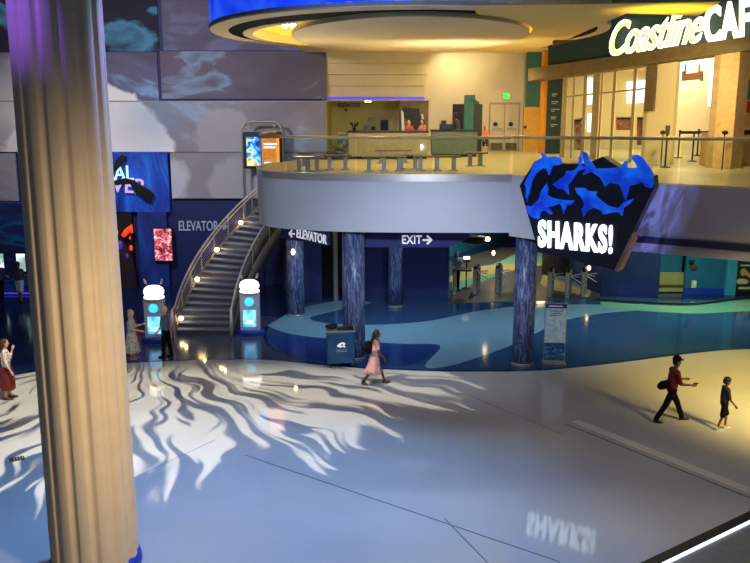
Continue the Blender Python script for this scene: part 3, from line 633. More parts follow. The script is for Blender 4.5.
# ------------------------------------------------------------------ TURNSTILES + ATTENDANT GEAR
def gate(x, y, label, flip=1):
    p = gp(x, y); t = thing('turnstile', label, 'turnstile', (p.x, p.y, 0.03), 0, 'steel entry turnstiles under the balcony')
    for s in (-.28, .28):
        box('upright', (-.05+s*.3, s-.07, 0), (.07+s*.3, s+.07, 1.02), M['steel'], t, bevel=.02)
    MB().tube([(-.08, -.38, 1.04), (-.02, 0, 1.08), (.09, .38, 1.02)], .06, 8).obj('top_cap', M['darkmetal'], t, smooth=True); t.scale = (1.35, 1.1, 1.1)
    for k in range(3): box('infill_slat', (-.02, -.25, .25+k*.25), (.02, .25, .4+k*.25), M['darkmetal'], t)
    hb = MB().ell((0, -.15*flip, .85), (.07, .07, .07)).obj('rotor_hub', M['steel'], t, smooth=True)
    for a in (0, 2.1, 4.2):
        MB().tube([(0, -.15*flip, .85), (.35, -.15*flip+.18*math.cos(a), .85+.2*math.sin(a)-.1)], .018, 6).obj('rotor_arm', M['chrome'], hb)
    return t
for x, y, lab in ((476, 293, 'steel turnstile nearest the attendant'), (498, 292, 'steel turnstile just left of the front blue pillar'), (550, 296, 'steel turnstile directly right of the front blue pillar'), (567.5, 297, 'steel turnstile in the middle of the right gate pair'), (583, 296, 'steel turnstile against the dark blue wall')):
    gate(x, y, lab)
p = gp(466, 289); t = thing('ticket_stand', 'slim black stand with small lit reader beside the attendant', 'stand', (p.x, p.y, .03))
MB().lathe([(.2, 0), (.2, .02), (.03, .05), (.03, 1.2), (.001, 1.2)], n=16).obj('pole', M['black'], t); box('reader', (-.16, -.1, 1.2), (.16, .1, 1.32), mat('reader_red', (110, 60, 40), .5), t, bevel=.02); box('light_panel', (-.14, -.12, 1.32), (.14, .1, 1.42), emit('reader_light', (255, 240, 220), 1.5), t)
p = gp(452, 296); t = thing('podium', 'narrow dark podium at the left end of the gates', 'podium', (p.x+.1, p.y, .03)); box('post', (-.07, -.1, 0), (.07, .1, 1.1), M['steel'], t, bevel=.02); box('desk_top', (-.1, -.3, 1.1), (.7, .2, 1.16), M['darkmetal'], t, bevel=.01)
p = gp(567, 281); t = thing('exhibit_canopy', 'rounded dark brown kiosk roof behind the right gates', 'kiosk', (p.x, p.y+1.5, .03))
MB().lathe([(.9, 0), (.9, 1.3), (.001, 1.3)], n=24, sy=.6).obj('counter', mat('dark_brown', (46, 36, 32), .6), t); MB().lathe([(.9, 1.3), (1.05, 1.5), (.95, 1.9), (.5, 2.15), (.001, 2.2)], n=24, sy=.6).obj('rounded_top', mat('brown_top', (58, 50, 44), .5), t, smooth=True)
MB().ell((-.95, -.3, 1.25), (.22, .08, .08)).obj('lamp', M['warm_led'], t, smooth=True)
# dark prop and lamp over the gates
p = yp(477, 240, 36); t = thing('hanging_projector', 'dark projector with bright lens hanging over the gates', 'projector', (p.x, p.y, p.z)); MB().ell((0, 0, 0), (.75, .3, .2)).obj('housing', M['darkmetal'], t, smooth=True); MB().ell((.42, -.28, .08), (.1, .08, .1)).obj('lens', M['warm_led'], t, smooth=True); MB().tube([(0, 0, .1), (0, 0, 4.4-p.z)], .03, 6).obj('bracket', M['darkmetal'], t)
for x, y, Yq, lab in ((493.5, 253, 40, 'small warm wall lamp above the gates, left of the front pillar'), (589, 268, 36.2, 'small pale wall lamp on the dark blue wall beside the gates'), (293, 252, 31.4, 'tiny white spot lamp on the pillar near the staircase')):
    p = yp(x, y, Yq); t = thing('wall_lamp', lab, 'lamp', tuple(p)); MB().ell((0, 0, 0), (.07, .05, .11)).obj('bulb', M['warm_led'], t, smooth=True); box('mount', (-.03, 0, -.14), (.03, .16, -.08), M['darkmetal'], t)
# ------------------------------------------------------------------ SHARKS SIGN
SA = (yp(519, 180, 24.55).x, 24.55); SB = (yp(654, 180, 22.45).x, 22.45)
sd = Vector((SB[0]-SA[0], SB[1]-SA[1], 0)).normalized(); sn = Vector((sd.y, -sd.x, 0))
sg = thing('shark_sign', 'large faceted dark sign with blue sharks and glowing white SHARKS! lettering', 'sign', (SA[0], SA[1], 4))
def S(x, y, o=0): return lp(x, y, (SA[0]+sn.x*o, SA[1]+sn.y*o), (SB[0]+sn.x*o, SB[1]+sn.y*o))
outl = [(519.4, 185.5), (535, 161), (560, 164), (585, 164), (602.7, 156.5), (620, 168), (653.5, 176), (654, 188), (614, 270), (537, 252), (536, 244)]
wpar(MB().plate([S(x, y) for x, y in outl], -sn*.45).obj('panel', mat('sign_black', (8, 10, 34), .35, var=.2, scale=1.5), bevel=.01), sg)
wpar(MB().plate([S(629, 236, -.02), S(632, 231, -.02), S(632, 241, -.02), S(617.5, 272, -.02), S(613.5, 270, -.02)], -sn*.5).obj('side_panel', mat('sign_side_tan', (150, 120, 105), .6)), sg)
sharkm = emit('shark_blue', (4, 40, 190), .62, (12, 105, 240), 1.6, .5)
Z = lambda pts: [(510+x/3.937, 130+y/3.937) for x, y in pts]
sharks = [
 Z([(118, 88), (132, 92), (146, 108), (175, 104), (198, 112), (203, 126), (190, 138), (168, 140), (152, 178), (142, 152), (128, 150), (112, 162), (98, 176), (86, 200), (76, 238), (66, 282), (60, 262), (64, 230), (56, 212), (72, 180), (86, 150), (100, 124), (128, 108)]),
 Z([(286, 86), (300, 90), (312, 118), (330, 138), (336, 152), (372, 152), (400, 150), (436, 146), (452, 124), (462, 122), (460, 148), (484, 150), (500, 146), (494, 132), (478, 112), (482, 100), (500, 97), (520, 108), (545, 140), (558, 165), (566, 210), (556, 230), (530, 222), (520, 206), (490, 216), (468, 222), (464, 248), (455, 276), (446, 262), (440, 236), (428, 214), (392, 208), (372, 224), (366, 206), (352, 186), (320, 164), (284, 178), (300, 150), (288, 120)]),
 Z([(276, 96), (282, 120), (280, 140), (298, 150), (268, 162), (252, 184), (238, 206), (226, 216), (230, 254), (210, 234), (190, 232), (166, 214), (184, 202), (214, 180), (222, 160), (236, 162), (256, 156), (268, 140), (270, 110)]),
 Z([(256, 228), (290, 228), (310, 240), (344, 244), (334, 254), (354, 276), (384, 298), (424, 308), (448, 284), (486, 270), (470, 290), (448, 306), (440, 338), (426, 322), (396, 326), (366, 334), (360, 318), (328, 306), (304, 318), (288, 342), (282, 312), (292, 292), (278, 262), (262, 248)]),
 Z([(142, 212), (148, 232), (146, 256), (166, 268), (206, 276), (252, 278), (238, 294), (222, 296), (208, 332), (204, 300), (194, 290), (162, 302), (144, 304), (164, 326), (160, 334), (132, 316), (118, 324), (112, 350), (94, 348), (72, 330), (62, 298), (84, 302), (92, 290), (112, 276), (122, 240)])]
for k, s in enumerate(sharks):
    o_ = .06 if k % 2 else .1
    wpar(MB().plate([S(x, y, o_) for x, y in s], -sn*.07).obj('shark_cutout', sharkm), sg)
a = S(538.5, 247, .05); bq = S(612, 254, .05); a2 = S(538.5, 219.5, .05)
hh = (a2-a).length
tx = text('lettering', 'SHARKS!', 1.0, M['white_led'], (0, 0, 0), (1, 0, 0), None, ext=.05, off=.03, space=1.16)
xs = [v.co.x for v in tx.data.vertices]; zs = [v.co.z for v in tx.data.vertices]
wd = (bq-a).length; dirx = (bq-a).normalized(); dirz = (a2-a).normalized()
for v in tx.data.vertices:
    u = (v.co.x-min(xs))/(max(xs)-min(xs)); w = (v.co.z-min(zs))/(max(zs)-min(zs)); v.co = a+dirx*u*wd+dirz*w*hh+sn*(-v.co.y)
wpar(tx, sg)
# ------------------------------------------------------------------ UPPER BACK
WB = 38.5
X_ = lambda x, y=120, Y=WB: yp(x, y, Y).x
Zq = lambda y, Y=WB: yp(375, y, Y).z
# banded wall
a = X_(327); 
for k in range(5):
    z0 = Zq(97)+k*(Zq(48)-Zq(97)+.3)/5; z1 = z0+(Zq(48)-Zq(97)+.3)/5
    xr = X_(423.5+k*1.6)
    struct(MB().box((a-.3, WB-.35-.05*k, z0), (xr, WB, z1-.015)).obj('wall_back', M['tanwall']), 'tan horizontally banded upper wall')
struct(MB().box((a, WB-.42, Zq(97)-.09), (X_(424), WB-.3, Zq(97)-.01)).obj('trim_10', M['blue_led']), 'violet blue light strip under the tan banded wall')
struct(box('ceiling', (a, WB-.3, Zq(98.5)-.1), (X_(430), 43, Zq(98.5)+.02), M['tan']), 'ceiling of the small lit room')
yel = mat('yellow_room_wall', (214, 208, 130), .7, var=.03)
struct(box('wall_back', (a, 42.5, 6), (X_(412), 42.7, 8.4), yel), 'yellow-lit back wall of the small room')
struct(box('wall_back', (a-.2, WB, 6), (a, 43, 8.4), yel), 'side wall of the small room')
struct(box('wall_back', (X_(399), WB-.24, 6), (X_(428), WB+.2, Zq(98.5)), mat('brown_wall', (120, 98, 60), .7)), 'brown wall with the slanted picture')
struct(box('wall_back', (X_(423), WB-.2, 6), (X_(522), WB+.1, 10.6), M['cream']), 'cream back wall of the balcony')
sgd = tag(text('wall_sign', 'ELEVATOR', .26, M['darkmetal'], yp(338, 107, 42.4), (1, 0, 0), None, ext=.01, off=.003, sx=.86), 'small dark ELEVATOR lettering with down arrow on yellow wall', 'sign')
wpar(MB().plate([yp(x, y, 42.38) for x, y in ((344, 109), (348, 109), (346, 112))], (0, -.02, 0)).obj('arrow', M['darkmetal']), sgd)
d1 = struct(box('door_1', (X_(379, 120, 42.4), 42.3, 6), (X_(394.5, 120, 42.4), 42.45, yp(0, 110, 42.4).z), mat('tan_door', (196, 180, 120), .6)), 'tan door in the small lit room')
box('door_opening', (X_(380.5, 120, 42.2), 42.2, 6), (X_(388, 120, 42.2), 42.3, yp(0, 120, 42.3).z), M['darkmetal'], d1)
for x, y, w, h in ((371.5, 120, .18, .14), (366.5, 128, .14, .14), (373, 129, .1, .12)):
    p = yp(x, y, 42.4); t = thing('framed_notice', {371.5: 'larger grey notice on the yellow wall', 366.5: 'small grey notice on the yellow wall, left', 373: 'small black box on the yellow wall'}[x], 'notice', tuple(p)); box('frame', (-w, -.02, -h), (w, .02, h), M['steel'] if x < 372.5 else M['black'], t); box('sheet', (-w*.8, -.03, -h*.8), (w*.8, -.02, h*.8), mat('sheet_grey', (150, 150, 120), .6) if x < 372.5 else M['black'], t)
# slanted picture
t = thing('slanted_picture', 'tilted dark picture with white and orange streaks on the brown wall', 'picture', (X_(414), WB-.1, 7))
wpar(MB().plate([yp(x, y, WB-.34) for x, y in ((403, 107), (419, 109), (425, 135), (402, 135))], (0, .08, 0)).obj('canvas', mat('dark_canvas', (40, 36, 34), .6)), t)
wpar(MB().plate([yp(x, y, WB-.36) for x, y in ((401, 110), (403.5, 112), (405, 133), (402, 134))], (0, .02, 0)).obj('white_streak', M['white_cloth']), t)
wpar(MB().plate([yp(x, y, WB-.36) for x, y in ((421, 114), (423, 114), (426, 130), (424, 131))], (0, .02, 0)).obj('white_streak', M['white_cloth']), t)
wpar(MB().plate([yp(x, y, WB-.36) for x, y in ((405, 118), (409, 122), (418, 133), (405, 133))], (0, .02, 0)).obj('orange_wedge', mat('rust', (140, 80, 40), .6)), t)
# doorways on cream wall
struct(box('door_2', (X_(452), WB-.23, 6), (X_(464), WB-.19, Zq(104)), M['black']), 'black doorway in the cream wall')
dd_ = thing('teal_screen', 'teal freestanding partition with dark side, in front of the cream wall', 'partition', (X_(472, 120, 36.5), 36.5, 6)); 
a = yp(464.5, 95, 36.5); c = yp(475, 95, 36.5); e_ = yp(482, 104, 36.5)
wpar(MB().box((a.x, 36.4, 6), (c.x, 36.6, a.z)).obj('teal_board', M['teal']), dd_); wpar(MB().box((c.x, 36.3, 6), (e_.x, 36.7, e_.z)).obj('dark_board', mat('dark_brown_board', (50, 42, 34), .6)), dd_)
wpar(MB().plate([yp(x, y, 36.38) for x, y in ((469, 100), (473, 98), (479, 102), (480, 106), (474, 105))], (0, .02, 0)).obj('leaf_motif', mat('leaf_green', (40, 90, 70), .6)), dd_)
t = thing('exit_sign', 'small glowing green exit sign above the double doors', 'sign', (X_(504.5), WB-.25, Zq(96))); box('housing', (-.14, -.04, -.12), (.14, .04, .12), M['darkmetal'], t); box('green_face', (-.13, -.05, -.11), (.13, -.04, .11), emit('exit_green', (40, 255, 60), 2.2), t)
doorm = mat('cream_door', (200, 186, 150), .5, var=.03)
struct(box('trim_4', (X_(488.2), WB-.26, 6), (X_(519), WB-.2, Zq(102.5)), mat('door_frame_tan', (168, 152, 116), .6)), 'frame of the double doors')
for k, (x0, x1, xw) in enumerate(((489.5, 503.3, 494.5), (504, 517.5, 509.8))):
    dr = struct(box('door_%d' % (3+k), (X_(x0), WB-.3, 6.02), (X_(x1), WB-.26, Zq(104.5)), doorm, bevel=.01), 'cream double door leaf with round window')
    w_ = MB().tube([(X_(xw), WB-.3, Zq(124)), (X_(xw), WB-.34, Zq(124))], .10, 20).obj('porthole', M['black']); w_.parent = dr
    box('kick_plate', (X_(x0)+.05, WB-.32, 6.05), (X_(x1)-.05, WB-.3, 6.35), M['wood'], dr)
    box('push_bar', (X_(x0)+.08, WB-.36, 6.95), (X_(x1)-.08, WB-.3, 7.0), M['steel'], dr)
# teal, ochre, orange corner
struct(box('wall_back', (X_(521.5), 37.6, 6), (X_(541, 100, 37.6), 37.8, 10.6), M['teal']), 'teal wall strip beside the double doors')
a = yp(524, 107, 37.5); c = yp(540.5, 107, 37.5)
t = struct(box('wall_back', (a.x, 37.45, 6), (c.x, 37.6, a.z), M['ochre']), 'ochre yellow wall panel')
box('knob', (yp(525.5, 131, 37.3).x-.05, 37.38, 7), (yp(525.5, 131, 37.3).x+.05, 37.45, 7.12), M['black'], t)
P0 = (6.1, 35.0); P1 = (11.9, 28.0)
struct(box('wall_back', (yp(541, 100, 36.4).x, 36.2, 6), (yp(547.5, 100, 36.4).x, 36.6, 10.6), M['orange']), 'orange pilaster')
struct(box('wall_back', (yp(547, 100, 36.2).x, 36.1, 6), (yp(566, 100, 36.2).x, 36.3, 10.6), M['green']), 'dark green menu wall')
a = yp(552, 94, 36.05); mt_ = thing('menu_writing', 'pale chalk menu writing on the dark green wall beside the orange pilaster', 'menu', tuple(a))
for k in range(5):
    zz = -k*.31; box('text_line', (0, -.01, zz-.02), (.22+.06*(k % 3), .04, zz+.02), mat('chalk', (170, 180, 160), .7), mt_); box('text_line', (0, -.01, zz-.09), (.15+.05*(k % 2), .04, zz-.06), bpy.data.materials['chalk'], mt_)
# beam + sign wall
def W(x, y, o=0):
    n_ = Vector((P1[0]-P0[0], P1[1]-P0[1])).normalized(); q = (n_.y, -n_.x)
    return lp(x, y, (P0[0]+q[0]*o, P0[1]+q[1]*o), (P1[0]+q[0]*o, P1[1]+q[1]*o))
wn = Vector((P1[1]-P0[1], -(P1[0]-P0[0]), 0)).normalized()   # towards the balcony
beam = [(528, 68.5), (770, 33), (770, 47), (528, 81)]
struct(MB().plate([W(x, y, .45) for x, y in beam], -wn*.9).obj('trim_5', M['wood'], bevel=.01), 'slanted brown beam over the cafe front')
struct(MB().plate([W(x, y, .1) for x, y in ((548, 70), (548, -15), (775, -60), (775, 40))], -wn*.3).obj('wall_cafe', M['green']), 'dark green wall carrying the cafe sign')
# sign text
cs = thing('cafe_sign', 'glowing Coastline CAFE lettering on the dark green wall', 'sign', tuple(W(680, 50, .2)))
def fit_text(s, pl, pr, ptl, name, m, o, **k):
    a = W(*pl, o); b_ = W(*pr, o); c = W(*ptl, o)
    t = text(name, s, 1.0, m, (0, 0, 0), (1, 0, 0), None, **k)
    xs = [v.co.x for v in t.data.vertices]; zs = [v.co.z for v in t.data.vertices]
    for v in t.data.vertices:
        u = (v.co.x-min(xs))/(max(xs)-min(xs)); w = (v.co.z-min(zs))/(max(zs)-min(zs))
        v.co = a+(b_-a)*u+(c-a)*w+wn*(-v.co.y)
    return wpar(t, cs)
fit_text('Coastline', (609, 57), (702, 42), (612, 22), 'script_lettering', M['warmwhite_sign'], .35, shear=.35, off=.017, ext=.05, space=.95)
fit_text('Coastline', (611, 55), (700, 41), (614, 25), 'yellow_tube_outline', M['yellow_neon'], .43, shear=.35, off=-.022, ext=.02, space=.97)
fit_text('CAFE', (704.5, 45), (764, 36), (704.5, 6), 'block_lettering', M['warmwhite_sign'], .35, off=.035, ext=.05, space=1.08)
# storefront structure
framem = mat('storefront_frame', (150, 132, 92), .5); inner = mat('cafe_inner_wall', (226, 204, 150), .7, var=.03)
def vpost(x0, x1, ytop, o0, o1, m, nm='trim_6', lab='storefront post', zb=6.0, par=None):
    a = W(x0, ytop, o0); c = W(x1, ytop, o0); zt = min(a.z, c.z)+.3
    o = MB().prism([(a.x, a.y), (c.x, c.y), (c.x-wn.x*(o0-o1), c.y-wn.y*(o0-o1)), (a.x-wn.x*(o0-o1), a.y-wn.y*(o0-o1))], zb, zt).obj(nm, m)
    return o
sf = thing('storefront_glazing', 'bronze framed glass storefront of the cafe left of the cream wall', 'storefront', (W(605, 140).x, W(605, 140).y, 6))
for x0, x1, w in ((563, 567.5, .1), (573.5, 575, .05), (584, 587, .1), (593.5, 600, .12), (601.5, 603, .05), (613.5, 616, .06), (633.5, 636.5, .1)):
    wpar(vpost(x0, x1-.6, 78 if x0 < 600 else 74, .03, -.03, framem), sf).name = 'mullion'
wpar(MB().plate([W(x, y, .02) for x, y in ((565, 96), (648, 87.5), (648, 89), (565, 97.5))], -wn*.06).obj('transom', framem), sf)
for x0, x1 in ((567.5, 573.5), (575, 584), (587, 593.5), (603, 613.5), (616, 633.5), (636.5, 648)):
    a = W(x0, 100); c = W(x1, 100)
    wpar(MB().strip([(a.x, a.y, 6), (c.x, c.y, 6)], [(a.x, a.y, 9.2), (c.x, c.y, 9.2)]).obj('pane', M['glass']), sf)
struct(vpost(647, 656, 68, .05, -.3, M['wood'], zb=W(650, 111).z), 'brown pilaster stub above the cream wall')
struct(vpost(646, 677, 70, -.05, -.25, inner), 'cream storefront wall')
struct(vpost(714.5, 722, 57, .25, -.4, mat('pilaster_painted_shade', (168, 138, 90), .6)), 'tan side of the pilaster, shade painted into its colour')  # same pilaster, side face darkened to paint in its shade
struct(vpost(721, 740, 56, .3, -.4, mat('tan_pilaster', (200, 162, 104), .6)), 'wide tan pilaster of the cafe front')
struct(vpost(740, 775, 52, -1.6, -1.8, inner), 'inner wall of the cafe right of the pilaster')
struct(vpost(670, 718, 60, -5.2, -5.4, mat('cafe_pale_wall', (232, 222, 188), .7, var=.04)), 'pale wall inside the cafe opening')
# cafe interior behind glazing
struct(box('wall_cafe', (6.9, 40.5, 6), (18, 40.7, 10.5), inner), 'rear wall of the cafe')
struct(MB().prism([(6.5, 35.4), (12.3, 28.4), (18, 28), (18, 42), (6.5, 42)], 10.2, 10.3).obj('ceiling', M['tan']), 'cafe ceiling')
daym = emit('daylight_window', (238, 244, 255), 1.5)
def qd(pts, Y, nm, m): return MB().plate([yp(x, y, Y) for x, y in pts], (0, .05, 0)).obj(nm, m)
for k, pts in enumerate((((587.5, 78), (592.5, 77.5), (592.5, 104), (587.5, 105)), ((587.5, 114), (592.5, 113), (592, 132), (587.5, 132)), ((627, 82), (645.5, 80), (645.5, 102.5), (627, 103.5)))):
    struct(qd(pts, 40.4, 'window_%d' % (k+1), daym), 'bright daylight window seen through the cafe glass')
struct(MB().plate([W(x, y, -2.5) for x, y in ((708, 62), (713, 61.5), (711.5, 106), (707.5, 106))], -wn*.05).obj('window_4', daym), 'narrow bright window slot beside the pilaster')
postm1 = multi('red_poster', [(.4, (200, 110, 80)), (.55, (226, 150, 110)), (.65, (235, 210, 180))], 6, .5)
for k, (pts, mm, lab) in enumerate(((((616, 117), (631, 117), (631, 130), (616, 130)), postm1, 'red and pink poster inside the cafe glass, left'), (((637, 117), (648, 117), (648, 145), (637, 145)), multi('round_food_poster', [(.42, (120, 100, 84)), (.52, (190, 90, 60)), (.65, (150, 140, 130))], 5, .2), 'tall food poster inside the cafe glass, right'), (((574, 119), (582, 118), (582, 150), (574, 150)), multi('lunch_poster', [(.45, (190, 170, 130)), (.6, (170, 80, 60))], 5, .2), 'narrow poster on the leftmost cafe glazing'))):
    t = thing('poster', lab, 'poster', tuple(W(pts[0][0], pts[0][1], -.2))); wpar(MB().plate([W(x, y, -.15) for x, y in pts], -wn*.02).obj('sheet', mm), t)
    x0, y0 = pts[0]; x1 = pts[1][0]
    wpar(MB().plate([W(x, y, -.14) for x, y in ((x0+1, y0+1), (x1-1, y0+1), (x1-1, y0+2.5), (x0+1, y0+2.5))], -wn*.01).obj('title_line', M['darkmetal']), t)
# hanging wooden sign
hs = thing('hanging_board', 'small wooden board hanging by two rods under the brown beam', 'sign', tuple(W(693, 76, .2)))
wpar(MB().plate([W(x, y, .25) for x, y in ((683, 74), (702, 71.5), (702, 79), (683, 81))], -wn*.08).obj('board', mat('board_brown', (140, 96, 56), .6), bevel=.01), hs)
for x in (685.5, 699): wpar(MB().tube([W(x, 75, .2), W(x, 64, .2)], .03, 6).obj('rod', M['wood']), hs)
for x in (683.5, 701.5): wpar(MB().tube([W(x, 81, .2), W(x, 71, .2)], .06, 8).obj('end_roll', M['wood']), hs)
# menu board far right
mb = thing('menu_board', 'teal and red menu board at the right picture edge', 'menu board', tuple(W(752, 100, -1.5)))
wpar(MB().plate([W(x, y, -1.5) for x, y in ((741, 80), (775, 78), (775, 98), (741, 100))], -wn*.05).obj('teal_part', mat('menu_teal', (50, 140, 140), .5)), mb)
wpar(MB().plate([W(x, y, -1.5) for x, y in ((741, 102), (775, 100), (775, 112), (741, 113))], -wn*.05).obj('red_part', mat('menu_red', (190, 60, 50), .5)), mb)
struct(MB().plate([W(x, y, -.9) for x, y in ((741, 130), (775, 130), (775, 135), (741, 135))], -wn*.3).obj('trim_7', M['black']), 'dark counter edge inside the cafe')
# bulkhead yellow block, queue posts
p = gp(706, 166, 6); t = thing('podium', 'ochre box podium in front of the tan pilaster', 'podium', (p.x+.25, p.y+.3, 6)); box('body', (-.27, -.3, 0), (.27, .3, 1.05), mat('ochre_podium', (196, 158, 72), .6), t, bevel=.02); box('podium_top', (-.3, -.33, 1.05), (.3, .33, 1.1), M['steel'], t)
def stanchion(x, y, h, lab):
    p = gp(x, y, 6.0); t = thing('stanchion', lab, 'stanchion', (p.x, p.y, 6)); MB().lathe([(.17, 0), (.17, .02), (.03, .05), (.03, h), (.045, h), (.045, h+.06), (.001, h+.07)], n=14).obj('post', M['black'], t); return t
s1 = stanchion(665, 167.5, 1.05, 'black queue post with small sign, front left of the queue'); box('sign_holder', (-.07, -.02, 1.1), (.07, .02, 1.38), mat('sign_brown', (70, 50, 44), .5), s1)
s2 = stanchion(678, 158, 1.0, 'black queue post at the left end of the black belt'); s3 = stanchion(692, 161.5, 1.02, 'black queue post in the middle of the belt'); s4 = stanchion(697, 156, 1.0, 'black queue post behind the others near the podium')
q1 = s2.location; q2 = s4.location
tag(MB().box((q1.x, q1.y-.12, 6.93), (q2.x+.4, q1.y-.06, 7.03)).obj('queue_belt', M['black']), 'black belt stretched between the queue posts', 'belt')
for x, y, r, lab in ((663, 132.5, .1, 'small dark ball-like lamp on the counter left of the queue'), (725, 132.5, .1, 'small dark ball-like lamp near the tan pilaster')):
    p = W(x, y, .8); t = thing('camera_dome', lab, 'camera', tuple(p)); MB().ell((0, 0, 0), (.1, .1, .07)).obj('dome', M['black'], t, smooth=True); MB().tube([(0, 0, -.05), (0, 0, 6-p.z)], .02, 6).obj('stem', M['darkmetal'], t)
# counters
def counter(x0, x1, Y, m, lab, z=1.05):
    a = yp(x0, 150, Y).x; c = yp(x1, 150, Y).x; t = thing('service_counter', lab, 'counter', ((a+c)/2, Y, 6)); w = (c-a)/2
    box('counter_body', (-w, -.35, .1), (w, .35, z-.06), m, t, bevel=.01); box('toe_kick', (-w+.03, -.3, 0), (w-.03, .3, .1), M['black'], t); box('countertop', (-w-.04, -.4, z-.06), (w+.04, .4, z), M['darkmetal'], t, bevel=.01); return t
counter(349, 427, 33.2, mat('counter_tan', (176, 160, 112), .6), 'long tan counter with dark top in front of the lit room')
counter(431, 476, 34.5, mat('counter_teal', (110, 124, 100), .6), 'grey-green counter with dark top left of the double doors')
p = yp(446, 134, 34.4); t = thing('cash_register', 'black register box on the grey-green counter', 'register', (p.x, 34.4, 7.05)); box('case', (-.25, -.2, 0), (.25, .2, .22), M['black'], t, bevel=.02); box('display', (-.2, -.05, .22), (.0, .0, .36), M['darkmetal'], t)
p = yp(351, 130, 33); t = thing('potted_plant', 'small dark leafy plant on the left end of the tan counter', 'plant', (p.x+.12, 33.1, 7.05)); MB().lathe([(.06, 0), (.09, .12), (.001, .12)], n=12).obj('pot', M['darkmetal'], t)
b_ = MB()
for k in range(9): a_ = k*.7; b_.plate([(0, 0, .1), (.12*math.cos(a_), .12*math.sin(a_), .3), (.2*math.cos(a_), .2*math.sin(a_), .34), (.15*math.cos(a_+.3), .15*math.sin(a_+.3), .22)], (0, 0, .005))
b_.obj('leaves', mat('leaf_dark', (30, 50, 30), .6), t)
# green painted panel
t = thing('painted_panel', 'teal and orange painted panel standing left of the tan counter', 'panel', (yp(345, 150, 34).x, 34, 6))
a = yp(337.5, 132, 34); c = yp(349, 163, 34); wpar(MB().box((a.x, 33.95, 6), (c.x, 34.05, a.z)).obj('board', multi('teal_orange', [(.42, (30, 130, 100)), (.5, (60, 150, 110)), (.56, (220, 160, 60)), (.64, (20, 90, 70))], 2., .8), label='teal board with orange shape'), t)
wpar(MB().box((a.x, 33.9, 6), (c.x, 34.1, 6.06)).obj('foot', M['darkmetal']), t)
# benches
def bench(x, y, w, rz, lab, legs=2):
    p = gp(x, y, 6); t = thing('bench', lab, 'bench', (p.x, p.y, 6), rz, 'wood and metal benches on the balcony')
    box('seat', (-w/2, -.2, .42), (w/2, .2, .47), M['benchwood'], t, bevel=.015)
    for k in range(legs):
        xx = -w/2+.22+(w-.44)*k/(legs-1); lg_ = box('leg', (xx-.06, -.09, 0.0), (xx+.06, .09, .42), M['steel'], t, bevel=.01)
        box('foot_plate', (xx-.14, -.16, 0), (xx+.14, .16, .02), M['steel'], lg_)
bench(308, 171.5, 1.0, .0, 'short bench, leftmost on the balcony', 3); bench(306, 166, .55, .1, 'small stool-like bench behind the leftmost bench'); bench(337.5, 169.5, .95, 0, 'second bench from the left behind the glass')
bench(384, 171, 1.4, .03, 'bench in the middle behind the glass', 3); bench(408, 169, .9, .05, 'bench right of the middle one')
bench(437, 170.5, 1.5, .0, 'long bench in front of the grey-green counter', 3); bench(475, 166, .8, .1, 'bench nearest the double doors', 2); bench(393, 163, 1.3, 0, 'bench close to the tan counter, behind the others')
# ------------------------------------------------------------------ CANOPY RINGS
def ellipse(cx, cy, a, b, n=72): return [(cx+a*math.cos(2*PI*k/n), cy+b*math.sin(2*PI*k/n)) for k in range(n)]
def ann(o, i, z0, z1, nm, m):
    bb = MB(); n = len(o); V = [[bb.b.verts.new((p[0], p[1], z)) for p in L] for L, z in ((o, z0), (o, z1), (i, z1), (i, z0))]
    for a, c in ((0, 1), (1, 2), (2, 3), (3, 0)):
        for k in range(n): bb.b.faces.new((V[a][k], V[a][(k+1) % n], V[c][(k+1) % n], V[c][k]))
    return bb.obj(nm, m)
ccx = .95
E1 = ellipse(ccx, 26.5, 5.68, 8.0); E2 = ellipse(ccx+.1, 26.6, 5.3, 7.4); E3 = ellipse(ccx+.1, 27.25, 5.02, 6.5); E4 = ellipse(ccx+.1, 27.25, 4.72, 6.2); ED = ellipse(ccx+.05, 26.8, 3.45, 7.1)
struct(ann(E1, E2, 10.1, 10.22, 'ceiling', M['tan']), 'outer tan ring of the oval ceiling canopy')
struct(ann(E2, E3, 10.115, 10.4, 'ceiling', mat('slot_black', (4, 4, 4), .9, spec=.1)), 'black slot ring in the oval canopy')
struct(ann(E3, E4, 10.1, 10.4, 'ceiling', M['tan']), 'inner tan ring of the oval canopy')
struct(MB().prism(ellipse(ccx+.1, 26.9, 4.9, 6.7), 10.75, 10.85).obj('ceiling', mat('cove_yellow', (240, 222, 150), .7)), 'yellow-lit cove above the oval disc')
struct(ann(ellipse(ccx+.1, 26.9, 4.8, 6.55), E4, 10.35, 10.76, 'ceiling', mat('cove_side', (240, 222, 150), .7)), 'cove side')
struct(MB().prism(ED, 10.0, 10.14).obj('ceiling', M['tan']), 'large oval ceiling disc')
struct(ann(ellipse(ccx, 26.5, 5.70, 8.02), ellipse(ccx, 26.5, 5.63, 7.95), 10.13, 10.21, 'trim_8', mat('grey_edge', (120, 116, 124), .6)), 'grey edge of the canopy')
def arcwall(q0, q1, m, lab):
    A_ = [(ccx+5.68*math.cos(math.radians(q)), 26.5+8.0*math.sin(math.radians(q))) for q in range(q0, q1+1, 4)]
    B_ = [(ccx+5.40*math.cos(math.radians(q)), 26.5+7.7*math.sin(math.radians(q))) for q in range(q0, q1+1, 4)]
    struct(MB().prism(A_+B_[::-1], 10.21, 13.2).obj('wall_canopy', m), lab)
arcwall(60, 268, emit('fascia_blue_glow', (12, 50, 235), .85, (40, 90, 250), .7, .5), 'curved fascia above the canopy, blue wash painted in as glow')  # blue light falling on the fascia is put in as emission
arcwall(268, 420, mat('grey_fascia', (150, 146, 140), .6), 'grey curved fascia above the canopy on the cafe side')
